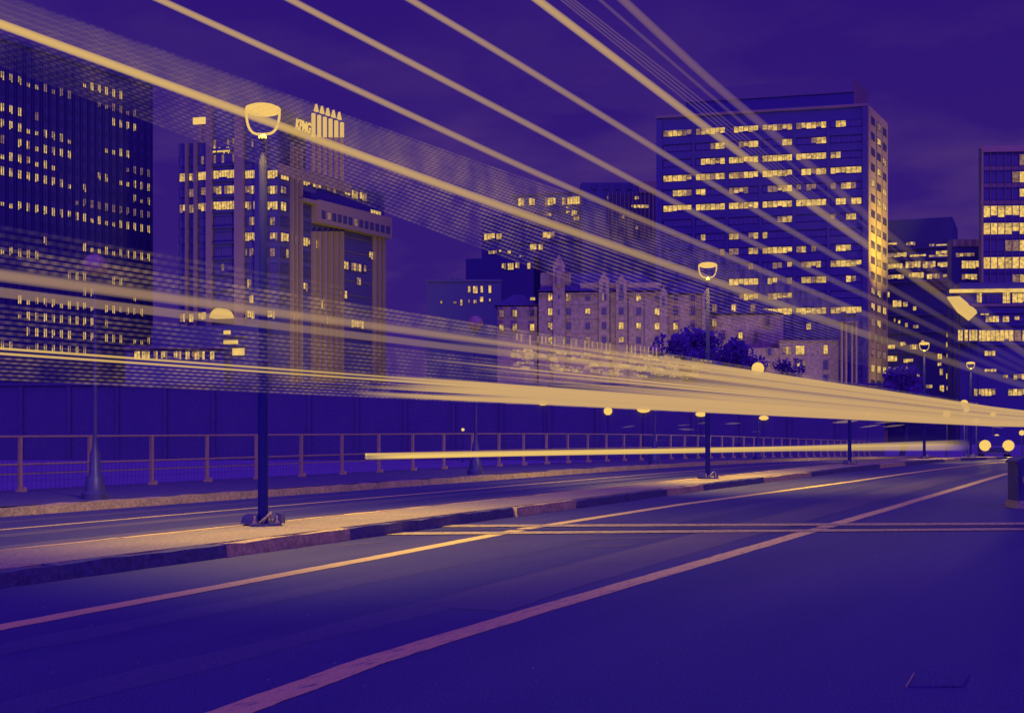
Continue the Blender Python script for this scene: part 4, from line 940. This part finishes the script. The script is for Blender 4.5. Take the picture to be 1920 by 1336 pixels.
# dotted haze of lights either side of the thick lowest streak
T1 = spline(P1, -4.68)
def follow(t, Yb, amt, ph):
    P, Rr, A = [], [], []
    for p in T1:
        if p.y > Yb: break
        hw = min(.34, .10 + .034 * max(0, p.y - 4.5)) * (1.0 if t > 0 else 1.35)
        P.append(p + Vector((0, 0, t * hw))); Rr.append(.004 + .00045 * p.y)
        A.append(amt * (1 - .5 * abs(t)) * min(1, .16 + .2 * max(0, p.y - 5.2)) * max(0, min(1, (Yb - p.y) / 6)))
    return P, Rr, A, ph
S8 = [follow(t, 24, 1.0, i * .026) for i, t in enumerate([-1 + 2 * k / 25 for k in range(26)]) if abs(t) > .06]
tag(streak('streak_bundle', 'streak_fine_dots', S8, n=4), 'veil of tiny dotted lights around the thick slanting streak', 'light trail', kind='stuff')
# dim smear just above the thick streak where it enters at the left
S9 = [follow(t, 11, .9, 0) for t in (.25, .45, .65, .85)]
tag(streak('streak_bundle', 'streak_glow', [(P, [r * 3 for r in Rr], A, ph) for P, Rr, A, ph in S9], n=6), 'soft smear along the upper side of the thick slanting streak', 'light trail', kind='stuff')

# low headlight streak in the far carriageway
def low(X0, pts, wpx):
    P = spline(pts, X0)
    q = onplane(pts[0][0], pts[0][1], X0); P = [p for p in P if p.y >= q.y - .01 and p.y < 82.5]
    return P, wpx
P, _ = low(-13.4, ((688, 857), (1000, 850), (1325, 844), (1600, 838), (1820, 834)), 8)
Rr = [(.036 + .0026 * max(0, p.y - 22) + .005 * max(0, p.y - 45)) for p in P]; A = [min(1.5, (i + 1) / 3) * max(0, min(1, (81.5 - p.y) / 9)) for i, p in enumerate(P)]
o = streak('light_streak', 'streak_hot', [(P, Rr, A, 0)], n=12); tag(o, 'low blazing streak running level in front of the bridge fence', 'light trail')
o.data.materials[0].cycles.emission_sampling = 'AUTO'
P2 = [p + Vector((0, -.1, .05)) for p in P if p.y < 80]
o = streak('light_streak', 'streak_hot', [(P2, [(.022 + .0008 * max(0, p.y - 22)) * max(.2, min(1, (81 - p.y) / 6)) for p in P2], [.9 * max(0, min(1, (79 - p.y) / 9)) for p in P2], 0)], n=8); tag(o, 'thinner upper twin of the low blazing streak', 'light trail')
P3 = [p + Vector((0, .3, 0)) for p in P if p.y > 40]
o = streak('light_streak', 'streak_glow', [(P3, [.2 + .017 * (p.y - 40) for p in P3], [min(1, (p.y - 40) / 18) * max(0, min(1, (82 - p.y) / 16)) ** 1.5 for p in P3], 0)], n=14); tag(o, 'soft glow around the far half of the low blazing streak', 'light trail')
# short glints further along
G_ = []
for i, (x0, y0, x1, y1, w) in enumerate(((1166, 801, 1190, 798, 3), (1270, 797, 1292, 796, 3), (1272, 804, 1300, 805, 4), (1308, 794, 1327, 791, 4), (1360, 794, 1388, 793, 4), (1408, 809, 1424, 809, 2), (1562, 792, 1608, 788, 7), (1612, 801, 1650, 796, 4), (1655, 800, 1695, 796, 4), (1640, 793, 1680, 790, 3), (1846, 796, 1880, 802, 4))):
    a, b = at(x0, y0, 66 + i), at(x1, y1, 68 + i); P = [a.lerp(b, t / 8) for t in range(9)]; r = w * 66 / F / 2
    G_.append((P, [r * math.sin(math.pi * (j + .35) / 9) for j in range(9)], [.8] * 9, 0))
tag(streak('light_glints', 'streak_line', G_, n=8), 'short glints of light hanging between the wide band and the low streak', 'light trail', kind='stuff')
